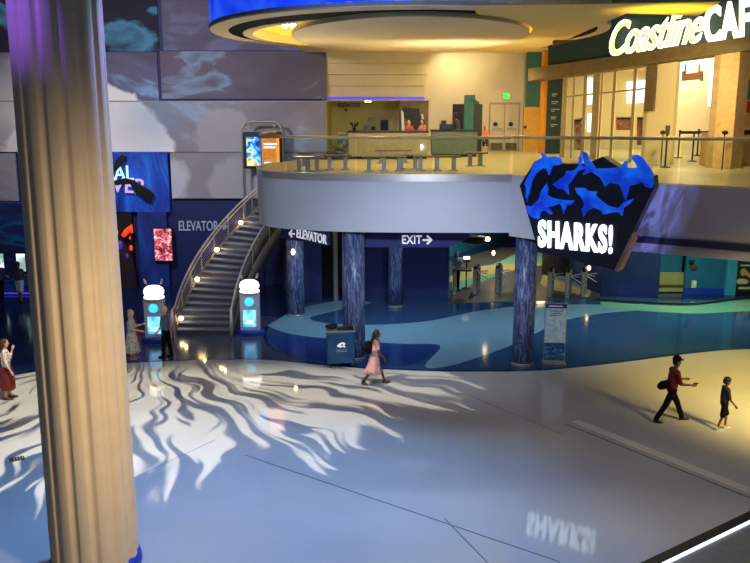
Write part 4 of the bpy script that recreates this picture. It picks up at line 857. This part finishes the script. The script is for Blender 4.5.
# right lobe ceiling
lobe = [(3.5, 18.9), (6.8, 17.6), (7.4, 20.3), (5.55, 19.7), (5.55, 22.6), (6.1, 28.7), (6.4, 36.5), (6.9, 38.4), (-3.0, 38.4), (-3.0, 33.2), (.9, 34.3), (3.6, 33.6), (5.0, 32.0), (6.0, 29.0), (6.2, 26.0)]
M['lobe'] = mat('yellow_tan_ceiling', (222, 196, 120), .7, var=.03)
_in = [(ccx+.05+3.52*math.cos(math.radians(q)), 26.8+7.17*math.sin(math.radians(q))) for q in range(58, -72, -6)]
struct(MB().prism([(2.0, 18.42), (3.5, 18.2), (6.8, 17.6), (7.4, 20.4), (5.6, 19.9), (5.75, 22.6), (6.15, 28.7), (6.15, 36.5), (5.0, 36.5)]+_in, 10.085, 10.099).obj('ceiling', M['lobe']), 'yellow-lit ceiling lobe over the cafe front')
struct(MB().prism([(-3.0, 31.8), (-1.2, 33.9), (.9, 34.6), (3.6, 33.8), (5.4, 31.8), (6.1, 27), (6.1, 30), (6.1, 38.6), (-3.0, 38.6)], 10.2, 10.35).obj('ceiling', M['tan']), 'tan ceiling behind the oval disc')
struct(MB().plate([yp(x, y, 28.5) for x, y in ((553, 41), (590, 20), (590, 37), (553, 46))], (0, .1, 0)).obj('trim_9', mat('brown_bulkhead', (120, 100, 66), .6)), 'brown bulkhead beneath the ceiling lobe')
# downlights
dn = [(471.6, 54.6, 10.2), (495.8, 50, 10.2), (520, 45.7, 10.2), (520.5, 53.5, 10.2), (548.6, 23, 10.12), (580, 16.5, 10.12), (454, 47.5, 10.0), (436.6, 51, 10.0)]
wh = ('leftmost of the bright row over the cream wall', 'second in the bright row over the cream wall', 'above the double doors, upper', 'above the double doors, lower', 'in the yellow ceiling near the canopy edge', 'in the yellow ceiling left of the cafe sign', 'small, in the oval disc right of centre', 'small, in the oval disc near its far edge')
for (x, y, z), l_ in zip(dn, wh):
    p = gp(x, y, z-.01); t = thing('ceiling_light', 'round recessed ceiling light '+l_, 'ceiling light', tuple(p)); r = .11 if z > 10.05 else .06
    MB().lathe([(r, -.01), (r, .0)], n=16).obj('lamp', emit('downlight', (255, 240, 190), 10), t); MB().lathe([(r+.0, -.012), (r+.03, -.012), (r+.03, 0), (r, 0)], n=16).obj('trim_ring', M['tan'], t)
for x, y, l_ in ((285, 25, 'left'), (293, 26, 'right')):
    p = gp(x, y, 10.45); t = thing('spotlight', 'small bright spotlight in the yellow cove, %s one of two' % l_, 'spotlight', tuple(p)); MB().ell((0, 0, 0), (.1, .1, .1)).obj('bulb', M['warm_led'], t, smooth=True); MB().tube([(0, 0, .05), (0, 0, .3)], .04, 8).obj('stem', M['darkmetal'], t)
p = yp(368, 102, 40.5); t = thing('ceiling_light', 'bright round ceiling light in the small yellow room', 'ceiling light', tuple(p)); MB().lathe([(.14, 0), (.14, .05)], n=16).obj('lamp', M['warm_led'], t); MB().lathe([(.14, .05), (.18, .05), (.18, .08)], n=16).obj('trim_ring', M['tan'], t)
# ------------------------------------------------------------------ PEOPLE
def blob(parts, name, m, parent, voxel=.014, smooth=3):
    bb = MB()
    for q in parts:
        if q[0] == 'c': bb.cap(*q[1:])
        else: bb.ell(*q[1:])
    o = bb.obj(name, m, parent, smooth=True)
    r = o.modifiers.new('r', 'REMESH'); r.mode = 'VOXEL'; r.voxel_size = voxel; r.use_smooth_shade = True
    s = o.modifiers.new('s', 'SMOOTH'); s.iterations = smooth; s.factor = .5
    dg = bpy.context.evaluated_depsgraph_get(); me = bpy.data.meshes.new_from_object(o.evaluated_get(dg)); me.name = name
    o.modifiers.clear(); o.data = me
    if not me.materials: me.materials.append(m)
    for p_ in me.polygons: p_.use_smooth = True
    return o
V3 = Vector
def person(x, y, zf, h, face, label, pose, skin, hair, hairstyle, top, bottom, shoes, btype='trousers', sleeve=.5, name='person', group=None, female=False, world=None, fine=.011, hat=None):
    """local frame: +x forward, +y left; heights for a 1.7 m figure, scaled by h/1.7"""
    p = world if world else gp(x, y, zf); s = h/1.7
    t = thing(name, label, 'person', (p[0], p[1], zf), face, group); t.scale = (s, s, s)
    P = dict(lean=0, hipx=0, la=(0, 0), ra=(0, 0), le=None, ll=(0, 0), rl=(0, 0), head=0); P.update(pose)
    sw = .165 if female else .19; hip = V3((0, 0, .93)); chest = V3((P['lean']*.35, 0, 1.28)); neck = V3((P['lean']*.5, 0, 1.44)); hd = neck+V3((.02+.03*P['head'], 0, .13))
    body = []
    body += [('e', hip, (.115, .155, .12)), ('c', hip+V3((0, -.05, 0)), chest+V3((0, -.05, 0)), .105, .115), ('c', hip+V3((0, .05, 0)), chest+V3((0, .05, 0)), .105, .115), ('c', chest+V3((0, -sw+.04, .08)), chest+V3((0, sw-.04, .08)), .075, .075), ('c', chest, neck, .07, .052), ('c', neck, hd, .05, .05)]
    # head, nose, ears
    fw = V3((1, 0, 0))
    body += [('e', hd+V3((0, 0, .05)), (.095, .076, .112)), ('e', hd+V3((.02, 0, -.02)), (.07, .058, .07)), ('c', hd+V3((.085, 0, .045)), hd+V3((.108, 0, .018)), .011, .014)]
    for sy in (-1, 1): body.append(('e', hd+V3((0, .076*sy, .03)), (.018, .012, .028)))
    sleeves = []; arms = {}
    for sy, A in ((1, P['la']), (-1, P['ra'])):
        sh = chest+V3((0, sw*sy, .09)); a1, a2 = A[0], A[1]; out = A[2] if len(A) > 2 else .12
        el = sh+V3((math.sin(a1)*math.cos(out), out*sy, -math.cos(a1))).normalized()*.29
        wr = el+V3((math.sin(a1+a2), .02*sy-(A[3] if len(A) > 3 else 0)*sy, -math.cos(a1+a2))).normalized()*.25
        d = (wr-el).normalized(); body += [('c', sh, el, .05, .038), ('c', el, wr, .037, .025)]
        side = V3((0, 1, 0)).cross(d); side = side.normalized() if side.length > .1 else V3((1, 0, 0))
        pm = wr+d*.075; body += [('c', wr, pm, .026, .034)]
        for k, (o_, L) in enumerate(((-.03, .062), (-.01, .072), (.01, .068), (.03, .052))):
            b0 = pm+side*o_+d*.01; m1 = b0+d*L*.55+V3((0, -.006*sy, 0)); m2 = m1+(d+V3((0, -.5*sy, 0))).normalized()*L*.5
            body += [('c', b0, m1, .0105, .0095), ('c', m1, m2, .0095, .008)]
        th = wr+d*.02; t1 = th+(side*-1*.9+d).normalized()*.045; body += [('c', th, t1, .014, .011), ('c', t1, t1+(d+side*-.3).normalized()*.03, .011, .009)]
        e2 = sh.lerp(el, min(1, sleeve*2)); sleeves.append(('c', sh, e2, .062, .056))
        if sleeve > .5: sleeves.append(('c', el, el.lerp(wr, min(1, sleeve*2-1)), .05, .036))
    trs = []; feet = []
    for sy, L in ((1, P['ll']), (-1, P['rl'])):
        hp = hip+V3((0, .085*sy, -.03)); a, b2 = L[0], L[1]
        kn = hp+V3((math.sin(a), .0, -math.cos(a)))*.42; an = kn+V3((math.sin(a+b2), 0, -math.cos(a+b2)))*.41
        feet.append((sy, an, a+b2, L[2] if len(L) > 2 else 0)); body += [('c', hp, kn, .085, .055), ('c', kn, an, .05, .034)]
        if btype == 'trousers': trs += [('c', hp, kn, .098, .075), ('c', kn, an, .072, .062)]
        elif btype == 'shorts': trs += [('c', hp, kn+V3((0, 0, .03)), .105, .09)]
    zmin = min(f[1].z for f in feet); dz = .085-zmin
    shp = []
    for sy, an, aa, lift in feet:
        tip = an+V3((.16*math.cos(lift), 0, -.05-.16*math.sin(lift))); heel = an+V3((-.035, 0, -.05+.03*math.sin(lift)))
        body += [('c', an, an+V3((.06, 0, -.04)), .034, .032)]; shp.append((sy, heel, tip))
    root = bpy.data.objects.new('x', None); bpy.data.objects.remove(root)
    off = V3((0, 0, dz))
    def sh_(parts):
        out = []
        for q in parts:
            q = list(q)
            if q[0] == 'c': q[1] = q[1]+off; q[2] = q[2]+off
            else: q[1] = q[1]+off
            out.append(tuple(q))
        return out
    bo = blob(sh_(body), 'body', skin, t, fine, 2)
    for sy, he, ti in shp:
        m1 = he.lerp(ti, .5); blob(sh_([('c', he, m1, .042, .042), ('c', m1, ti, .042, .034), ('c', he+V3((.01, 0, .04)), he+V3((.03, 0, .05)), .042, .042)]), 'shoe', shoes, t, .014, 2)
    tor = [('e', hip+V3((0, 0, .06)), (.125, .165, .13)), ('c', hip+V3((0, -.055, .08)), chest+V3((0, -.055, 0)), .118, .128), ('c', hip+V3((0, .055, .08)), chest+V3((0, .055, 0)), .118, .128), ('c', chest+V3((0, -sw+.04, .08)), chest+V3((0, sw-.04, .08)), .088, .088), ('c', chest, neck+V3((0, 0, -.05)), .08, .065)]
    if btype != 'dress': blob(sh_(tor+sleeves), 'shirt', top, t, .014, 4)
    if btype in ('trousers', 'shorts'): blob(sh_(trs+[('e', hip+V3((0, 0, -.02)), (.125, .165, .12))]), btype, bottom, t, .014, 3)
    if btype in ('skirt', 'dress'):
        hem = P.get('hem', .42); sp_ = P.get('spread', .24); drift = P.get('drift', 0)
        bb = MB(); N = 40; rg = []
        prof_ = [(1.02, .125), (.92, .17), (.75, .19), (.6, .205), (hem+.02, sp_), (hem, sp_*.98)]
        for z, r in prof_:
            f = (1.02-z)/(1.02-hem); rg.append([bb.b.verts.new((drift*f+(r*(1+.07*f*math.sin(7*a_))*math.cos(a_)*(.85+.15*f)), r*(1+.07*f*math.sin(7*a_))*math.sin(a_), z+dz)) for a_ in [2*PI*k/N for k in range(N)]])
        for A_, B_ in zip(rg, rg[1:]):
            for k in range(N): bb.b.faces.new((A_[k], A_[(k+1) % N], B_[(k+1) % N], B_[k]))
        bb.b.faces.new(rg[0])
        sk = bb.obj('skirt', bottom, t, smooth=True); q = sk.modifiers.new('so', 'SOLIDIFY'); q.thickness = .012
        if btype == 'dress': blob(sh_(tor+sleeves), 'dress_bodice', top, t, .014, 4)
    hp_ = [('e', hd+V3((-.02, 0, .075)), (.098, .09, .10)), ('e', hd+V3((-.035, 0, .02)), (.075, .082, .09))]
    if hairstyle == 'long': hp_ += [('c', hd+V3((-.06, 0, .05)), hd+V3((-.10, 0, -.2)), .08, .06)]
    if hairstyle == 'bob': hp_ += [('c', hd+V3((-.04, -.05, .03)), hd+V3((-.05, -.05, -.09)), .05, .045), ('c', hd+V3((-.04, .05, .03)), hd+V3((-.05, .05, -.09)), .05, .045), ('c', hd+V3((-.06, 0, .03)), hd+V3((-.07, 0, -.1)), .06, .05)]
    if hairstyle == 'tail': hp_ += [('e', hd+V3((-.09, 0, .05)), (.05, .045, .05)), ('c', hd+V3((-.10, 0, .03)), hd+V3((-.16, 0, -.24)), .045, .03)]
    if hairstyle == 'curly': hp_ += [('e', hd+V3((-.01, 0, .1)), (.115, .11, .1)), ('e', hd+V3((-.06, 0, .04)), (.09, .1, .1))]
    if hairstyle: blob(sh_(hp_), 'hair', hair, t, .013, 1)
    H0 = hd+off
    for sy in (-1, 1): MB().ell(H0+V3((.082, .032*sy, .05)), (.012, .014, .008), 8, 6).obj('eye', M['eyewhite'], t, smooth=True)
    MB().ell(H0+V3((.082, 0, -.025)), (.01, .026, .008), 8, 6).obj('mouth', M['lips'], t, smooth=True)
    if hat:
        MB().lathe([(.105, 0), (.108, .04), (.09, .09), (.05, .115), (.001, .12)], H0+V3((-.005, 0, .085)), n=24).obj('cap', hat, t, smooth=True)
        MB().plate([H0+V3(v) for v in ((.07, -.07, .09), (.13, -.06, .085), (.175, 0, .08), (.13, .06, .085), (.07, .07, .09))], (0, 0, .012)).obj('cap_brim', hat, t)
    return t, H0, s
black_c = mat('black_cloth', (9, 9, 11), .85, spec=.2); 
def walk(a): return dict(ll=(a, -a*.35, 0), rl=(-a, -.25 if a > 0 else .0, .5))
# pink dress woman
pinkm = multi('pink_dress', [(.4, (206, 146, 140)), (.6, (222, 166, 156))], 16, 0, 0, .8)
t, H0, s = person(375, 384, 0, 1.66, 0.12, 'woman in a knee-length pink dress with a black backpack, walking right', dict(ll=(.42, -.1, 0), rl=(-.28, -.35, .6), la=(.25, .35), ra=(.3, .3, .15), lean=.08, hem=.40, spread=.27, drift=-.06), M['skin1'], M['hair_black'], 'tail', pinkm, pinkm, mat('brown_shoe', (90, 55, 40), .6), 'dress', .3, female=True)
bp = blob([('e', V3((-.18, .02, 1.14)), (.12, .17, .19)), ('e', V3((-.20, .02, 1.05)), (.11, .16, .13))], 'backpack', black_c, None, .014, 3)
bp.parent = None; bp.location = t.location; bp.rotation_euler = t.rotation_euler; tag(bp, 'black backpack on the back of the woman in pink', 'backpack')
for sy in (-.1, .13):
    MB().tube([(-.12, sy, 1.3), (-.02, sy, 1.42), (.13, sy, 1.3), (.13, sy, 1.12), (-.1, sy, .98)], .018, 8).obj('strap', black_c, bp)
# man red shirt
redc = mat('red_shirt', (112, 18, 24), .8)
t, H0, s = person(669.5, 421.5, 0, 1.78, 0.05, 'man in a red shirt, black trousers and cap striding right, phone held out', dict(ll=(.48, -.12, 0), rl=(-.42, -.12, .35), la=(.3, 1.25), ra=(.3, 1.2, .1), lean=.12), M['skin1'], M['hair_black'], 'short', redc, black_c, M['black'], 'trousers', .45, hat=black_c)
ph = t.location+V3((.54, -.17, 1.10)); o = box('phone', (-.07, -.035, -.006), (.07, .035, .006), M['black'], bevel=.004); o.location = ph; tag(o, 'dark phone held out by the man in red', 'phone')
o = blob([('e', V3((0, 0, 0)), (.13, .1, .12)), ('c', V3((.05, 0, .02)), V3((-.06, 0, -.03)), .1, .1)], 'waist_bag', black_c, None, .014, 3); o.location = t.location+V3((-.25, -.06, 1.02)); tag(o, 'black bag at the hip of the man in red', 'bag')
MB().tube([(-.02, .0, .08), (.1, .12, .1), (.28, .06, .02)], .012, 6).obj('bag_strap', black_c, o)
# child
t, H0, s = person(722, 429.5, 0, 1.36, -.02, 'child in dark tee, dark shorts and white shoes walking right', dict(ll=(.3, -.3, 0), rl=(-.12, -.2, .2), la=(.2, .6), ra=(.2, .5), lean=.05), M['skin1'], M['hair_black'], 'curly', mat('dark_tee', (38, 40, 46), .8), black_c, mat('pale_shoe', (190, 190, 205), .6), 'shorts', .45)
# left woman with print top
prn = multi('printed_blouse', [(.40, (60, 60, 80)), (.44, (220, 215, 215)), (.56, (225, 220, 218)), (.62, (205, 90, 70))], 18, 0, 0, .8)
t, H0, s = person(9, 399, 0, 1.7, .35, 'woman in a printed white blouse and long dark red skirt, hand at her face', dict(ll=(.06, 0, 0), rl=(-.08, 0, .1), la=(.35, 2.45), ra=(.1, .3, .3), hem=.28, spread=.2), M['skin2'], M['hair_brown'], 'long', prn, mat('maroon_skirt', (110, 24, 28), .8), M['hair_brown'], 'skirt', .8, female=True)
t, H0, s = person(133, 359.5, 0, 1.62, .1, 'grey-haired woman in a patterned white skirt gesturing beside the left kiosk', dict(ll=(.04, 0, 0), rl=(-.04, 0, 0), la=(.3, 1.5), ra=(.25, 1.1), hem=.26, spread=.27), M['skin2'], M['hair_grey'], 'bob', mat('sage_top', (176, 182, 170), .8), multi('white_print_skirt', [(.44, (216, 214, 206)), (.56, (200, 200, 190)), (.62, (130, 130, 125))], 14, 0, 0, .8), M['hair_grey'], 'skirt', .9, female=True)
t, H0, s = person(167, 357.5, 0, 1.68, 2.9, 'blond person in slate blue tee and black trousers facing the woman in white skirt', dict(ll=(.12, -.05, 0), rl=(-.16, 0, 0), la=(.15, .5), ra=(.1, .4)), M['skin2'], M['hair_blond'], 'short', mat('slate_tee', (70, 104, 124), .8), black_c, M['black'], 'trousers', .4)
t, H0, s = person(456, 289.5, .03, 1.66, -1.3, 'attendant in a light teal shirt standing behind the gates', dict(ll=(.03, 0, 0), rl=(-.03, 0, 0), la=(.5, 1.0), ra=(.3, .9)), M['skin2'], M['hair_brown'], 'bob', mat('teal_uniform', (120, 160, 168), .8), black_c, M['black'], 'trousers', .4, female=True)
t, H0, s = person(21, 303, 0, 1.7, 1.4, 'visitor in a dark top and pale shorts at the ticket window', dict(ll=(.1, 0, 0), rl=(-.1, 0, 0), la=(.5, 1.2), ra=(.5, 1.0)), M['skin1'], M['hair_black'], 'long', mat('dark_top', (40, 44, 60), .8), mat('pale_shorts', (160, 175, 195), .8), M['black'], 'shorts', .3, female=True, fine=.014)
t, H0, s = person(1.5, 302, 0, 1.7, 1.7, 'visitor in dark clothes at the far left picture edge', dict(ll=(.1, 0, 0), rl=(-.1, 0, 0), la=(.2, .8), ra=(.3, .9)), M['skin2'], M['hair_black'], 'short', mat('dark_blue_top', (34, 48, 80), .8), black_c, M['black'], 'trousers', .4, fine=.014)
p = yp(457.5, 150, 35.4); person(0, 0, 6, 1.66, 2.7, 'person in black with a pale sleeve leaning at the grey-green counter', dict(ll=(.05, 0, 0), rl=(-.1, 0, 0), la=(.5, .9), ra=(.9, .4), lean=.2), M['skin1'], M['hair_black'], 'short', mat('grey_black_top', (58, 56, 54), .8), black_c, M['black'], 'trousers', .5, world=p, fine=.014)
p = gp(485, 153.5, 6); person(0, 0, 6, 1.12, -1.2, 'small child in a pink-orange top walking near the double doors', dict(ll=(.25, -.1, 0), rl=(-.2, -.2, .2), la=(.1, .3), ra=(.2, .4)), M['skin2'], M['hair_brown'], 'long', mat('coral_top', (226, 110, 84), .8), mat('dark_shorts', (50, 50, 60), .8), M['white_cloth'], 'shorts', .3, world=p, fine=.014, female=True)
p = yp(409, 150, 35.2); person(0, 0, 6, 1.38, -1.8, 'young person in a red-brown top behind the balcony benches, left of two', dict(la=(.4, 1), ra=(.4, .8)), M['skin2'], M['hair_brown'], 'long', mat('rust_top', (160, 70, 56), .8), black_c, M['black'], 'trousers', .5, world=p, fine=.014, female=True)
p = yp(422.5, 150, 34.4); person(0, 0, 6, 1.42, -2.4, 'young person in a pinkish top behind the balcony benches, right of two', dict(la=(.3, 1), ra=(.5, .8)), M['skin2'], M['hair_brown'], 'bob', mat('pinkish_top', (190, 110, 95), .8), black_c, M['black'], 'trousers', .5, world=p, fine=.014, female=True)
# ------------------------------------------------------------------ LIGHTS
def area(loc, tgt, size, e, col, name='lamp', sy=None, spread=None):
    l = bpy.data.lights.new(name, 'AREA'); l.energy = e; l.color = col; l.size = size
    if sy: l.shape = 'RECTANGLE'; l.size_y = sy
    if spread: l.spread = spread
    o = bpy.data.objects.new(name, l); C.objects.link(o); o.location = loc
    o.rotation_euler = (Vector(tgt)-Vector(loc)).to_track_quat('-Z', 'Y').to_euler(); return o
def spot(loc, tgt, e, col, ang, blend=.5, r=.2, name='spot'):
    l = bpy.data.lights.new(name, 'SPOT'); l.energy = e; l.color = col; l.spot_size = math.radians(ang); l.spot_blend = blend; l.shadow_soft_size = r
    o = bpy.data.objects.new(name, l); C.objects.link(o); o.location = loc
    o.rotation_euler = (Vector(tgt)-Vector(loc)).to_track_quat('-Z', 'Y').to_euler(); return o
spot((-1.6, 17.4, 16), (-3.0, 14.8, 0), 10500, (.16, .42, 1.0), 66, 1., .6, 'blue_wash')
spot((3, 12, 20), (4.5, 15.5, 0), 2100, (.80, .76, 1.0), 75, 1., 1.5, 'lavender_wash')
spot((2.5, 20, 19), (3.5, 21.5, 0), 4600, (1., .92, .75), 60, 1., 1.5, 'neutral_wash')
spot((13.5, 13, 7.6), (12.3, 22.4, 0), 24000, (1, .72, .19), 50, 1., 1.2, 'yellow_wash')
spot((-1, 7, 11), (1.5, 26, 5), 4600, (.40, .58, 1.0), 44, 1., .6, 'fascia_wash')
spot((-9.5, 24, 11.5), (-9.5, 38, 8.7), 4100, (.95, .88, .92), 95, 1., .6, 'mural_wash')
spot((-4, 28, 9.9), (-9, 37.9, 4), 1500, (.3, .5, 1), 80, 1., .6, 'blue_sign_wash')
spot((-.5, 9.5, 4.5), (-5.05, 14.0, 3.5), 1150, (1, .74, .46), 100, 1., .12, 'column_warm')
spot((-7.3, 11.2, 14.0), (-5.5, 13.4, 9.9), 2600, (.22, .08, 1), 15, .8, .05, 'column_violet')
spot((-3.0, 15.2, 11.6), (-4.4, 14.4, 9.0), 700, (.3, .15, 1), 34, .8, .08, 'column_violet')
for x, y in ((0, 29.5), (4, 29), (1, 34), (5, 34), (8.5, 25.5)):
    spot((x, y, 9.9), (x, y, 6), 430, (1, .86, .44), 150, 1., .15, 'balcony_downlight')
area((1.0, 26.9, 10.5), (1.0, 26.9, 12), 6.5, 900, (1, .84, .26), 'cove_lamp')
spot((6.2, 18.9, 8.6), (6.4, 19.2, 12), 330, (1, .78, .04), 100, 1., .2, 'lobe_lamp')
spot((9.5, 25.5, 9.6), (10, 30.5, 7.4), 1100, (1, .86, .50), 120, 1., .3, 'cafe_front_lamp')
area((12, 36, 10.0), (12, 36, 6), 3, 520, (1, .86, .55), 'cafe_lamp')
spot((2.5, 28, 7.4), (2.5, 30, 10.2), 800, (1, .90, .62), 150, 1., .4, 'ceiling_fill')  # added upward fill for the oval disc, no fixture there
spot((-2.3, 28.2, 6.6), (-3.0, 25.5, 10.1), 420, (1, .86, .58), 150, 1., .3, 'ceiling_fill')  # second added fill, brightens the outer canopy rings
area((-.6, 40.5, 8.2), (-.6, 40.5, 6), 1.0, 300, (1, .92, .5), 'small_room_lamp')
area((3.5, 37.2, 9.9), (4.2, 38.5, 7.5), 2.0, 60, (1, .84, .5), 'cream_wall_lamp')
for x, y, e, c in ((1, 30.0, 480, (.62, .8, 1)), (7, 30, 560, (.62, .8, 1)), (-2.0, 29.8, 300, (.55, .7, 1)), (6.5, 43, 1100, (.9, .95, .7)), (5.0, 38, 600, (.9, .9, .8)), (12, 32.8, 700, (.7, 1, .75)), (14.5, 30.8, 500, (.8, 1, .7))):
    spot((x, y, 4.25), (x, y+.5, 0), e, c, 150, 1., .12, 'undercroft_lamp')
spot((-12, 33, 7), (-12, 36, 1), 300, (.3, .5, 1), 120, 1., .3, 'left_entry_lamp')
spot((-6.3, 19, 10), (-5.6, 31, 1.6), 2400, (.86, .9, 1), 26, 1., .08, 'stair_wash')
spot((1.5, 19.5, 6.5), (1.6, 26, 2.3), 900, (.75, .82, 1), 80, 1., .05, 'pillar_wash')
spot((-5.5, 22, 7), (-7.6, 27.3, 1), 420, (.85, .9, 1), 28, 1., .06, 'kiosk_fill')  # unseen fill added to brighten the kiosk and the couple
# gobo light : feathery pattern thrown on the white floor
def gobo(name, loc, energy, col, build, ang, tgt=None):
    o = spot(loc, tgt or (loc[0], loc[1], 0), energy, col, ang, .02, .02, name); l = o.data
    if not tgt: o.rotation_euler = (0, 0, 0)
    l.use_nodes = True; nt = l.node_tree; em = nt.nodes['Emission']; L = nt.links.new
    tc = nt.nodes.new('ShaderNodeTexCoord'); sx_ = nt.nodes.new('ShaderNodeSeparateXYZ'); L(tc.outputs['Normal'], sx_.inputs[0])
    def mth(op, a, b=None, c=None):
        n = nt.nodes.new('ShaderNodeMath'); n.operation = op
        for i, v in enumerate((a, b, c)):
            if v is None: continue
            if isinstance(v, (int, float)): n.inputs[i].default_value = v
            else: L(v, n.inputs[i])
        return n.outputs[0]
    zz = mth('ABSOLUTE', sx_.outputs[2]); U = mth('DIVIDE', sx_.outputs[0], zz); Vv = mth('DIVIDE', sx_.outputs[1], zz)
    L(build(nt, L, mth, U, Vv), em.inputs['Strength']); return o
HG = 14.0
def feather(nt, L, mth, U, Vv):
    X0 = mth('MULTIPLY', U, HG); Y0 = mth('MULTIPLY', Vv, HG)
    cw = nt.nodes.new('ShaderNodeCombineXYZ'); L(X0, cw.inputs[0]); L(Y0, cw.inputs[1])
    nw = nt.nodes.new('ShaderNodeTexNoise'); nw.inputs['Scale'].default_value = .42; nw.inputs['Detail'].default_value = 1.; L(cw.outputs[0], nw.inputs['Vector'])
    sw_ = nt.nodes.new('ShaderNodeSeparateColor'); L(nw.outputs['Color'], sw_.inputs[0])
    X = mth('ADD', mth('ADD', X0, .6), mth('MULTIPLY', mth('SUBTRACT', sw_.outputs[0], .5), 2.6)); Yv = mth('ADD', mth('SUBTRACT', Y0, 10.0), mth('MULTIPLY', mth('SUBTRACT', sw_.outputs[1], .5), 2.6))
    r = mth('SQRT', mth('ADD', mth('MULTIPLY', X, X), mth('MULTIPLY', Yv, Yv))); a = mth('ARCTAN2', Yv, X)
    def noise(sa, sr, w, detail=2, dist=0.):
        cb = nt.nodes.new('ShaderNodeCombineXYZ'); L(mth('MULTIPLY', a, sa), cb.inputs[0]); L(mth('MULTIPLY', r, sr), cb.inputs[1]); cb.inputs[2].default_value = w
        n = nt.nodes.new('ShaderNodeTexNoise'); n.inputs['Scale'].default_value = 1; n.inputs['Detail'].default_value = detail; n.inputs['Distortion'].default_value = dist
        L(cb.outputs[0], n.inputs['Vector']); return n.outputs['Fac']
    n1 = noise(19, .26, 3.1, 1.5, .5); n2 = noise(44, .4, 7.7, 1, .4)
    fin = mth('ADD', mth('MULTIPLY', n1, .75), mth('MULTIPLY', n2, .25))
    # threshold rises with radius -> fingers thin out towards the rim
    thr = mth('MULTIPLY_ADD', mth('POWER', mth('DIVIDE', r, 11.4), 8.0), .14, .447)
    m = nt.nodes.new('ShaderNodeMapRange'); L(mth('SUBTRACT', fin, thr), m.inputs['Value']); m.inputs['From Min'].default_value = -.02; m.inputs['From Max'].default_value = .035
    m.inputs['To Min'].default_value = 0; m.inputs['To Max'].default_value = 1
    cut = nt.nodes.new('ShaderNodeMapRange'); L(r, cut.inputs['Value']); cut.inputs['From Min'].default_value = 12.6; cut.inputs['From Max'].default_value = 12.0
    back = nt.nodes.new('ShaderNodeMapRange'); L(Y0, back.inputs['Value']); back.inputs['From Min'].default_value = 8.3; back.inputs['From Max'].default_value = 7.0
    return mth('MULTIPLY', mth('MULTIPLY', m.outputs[0], cut.outputs[0]), back.outputs[0])
gobo('gobo_projector', (-7.0, 18.0, HG), 11000, (1, .92, .74), feather, 80)
def ripple(nt, L, mth, U, Vv):
    cb = nt.nodes.new('ShaderNodeCombineXYZ'); L(mth('MULTIPLY', mth('ADD', U, mth('MULTIPLY', Vv, -.35)), 75.0), cb.inputs[0]); L(mth('MULTIPLY', Vv, 24.0), cb.inputs[1])
    n = nt.nodes.new('ShaderNodeTexNoise'); n.inputs['Scale'].default_value = 1.0; n.inputs['Detail'].default_value = 4; n.inputs['Distortion'].default_value = 1.2; L(cb.outputs[0], n.inputs['Vector'])
    def mr(v, a, b, c=0., d=1.):
        m = nt.nodes.new('ShaderNodeMapRange'); L(v, m.inputs['Value']); m.inputs['From Min'].default_value = a; m.inputs['From Max'].default_value = b; m.inputs['To Min'].default_value = c; m.inputs['To Max'].default_value = d; return m.outputs[0]
    k = mr(n.outputs['Fac'], .38, .62, .15, 1.)
    e1 = mth('SUBTRACT', U, mth('MULTIPLY', Vv, .42))
    return mth('MULTIPLY', mth('MULTIPLY', k, mr(e1, -.035, -.031)), mr(e1, .045, .0))
gobo('ripple_projector', (3, 8, 8.5), 13000, (.32, .36, 1), ripple, 9, (7.75, 23.0, 5.0))
# world
w = bpy.data.worlds.new('world'); bpy.context.scene.world = w; w.use_nodes = True
bgn = w.node_tree.nodes['Background']; bgn.inputs['Color'].default_value = (.30, .36, .55, 1); bgn.inputs['Strength'].default_value = .12
sc_ = bpy.context.scene
sc_.view_settings.view_transform = 'Standard'; sc_.view_settings.look = 'None'; sc_.view_settings.exposure = 0; sc_.view_settings.gamma = 1; sc_.view_settings.use_curve_mapping = False
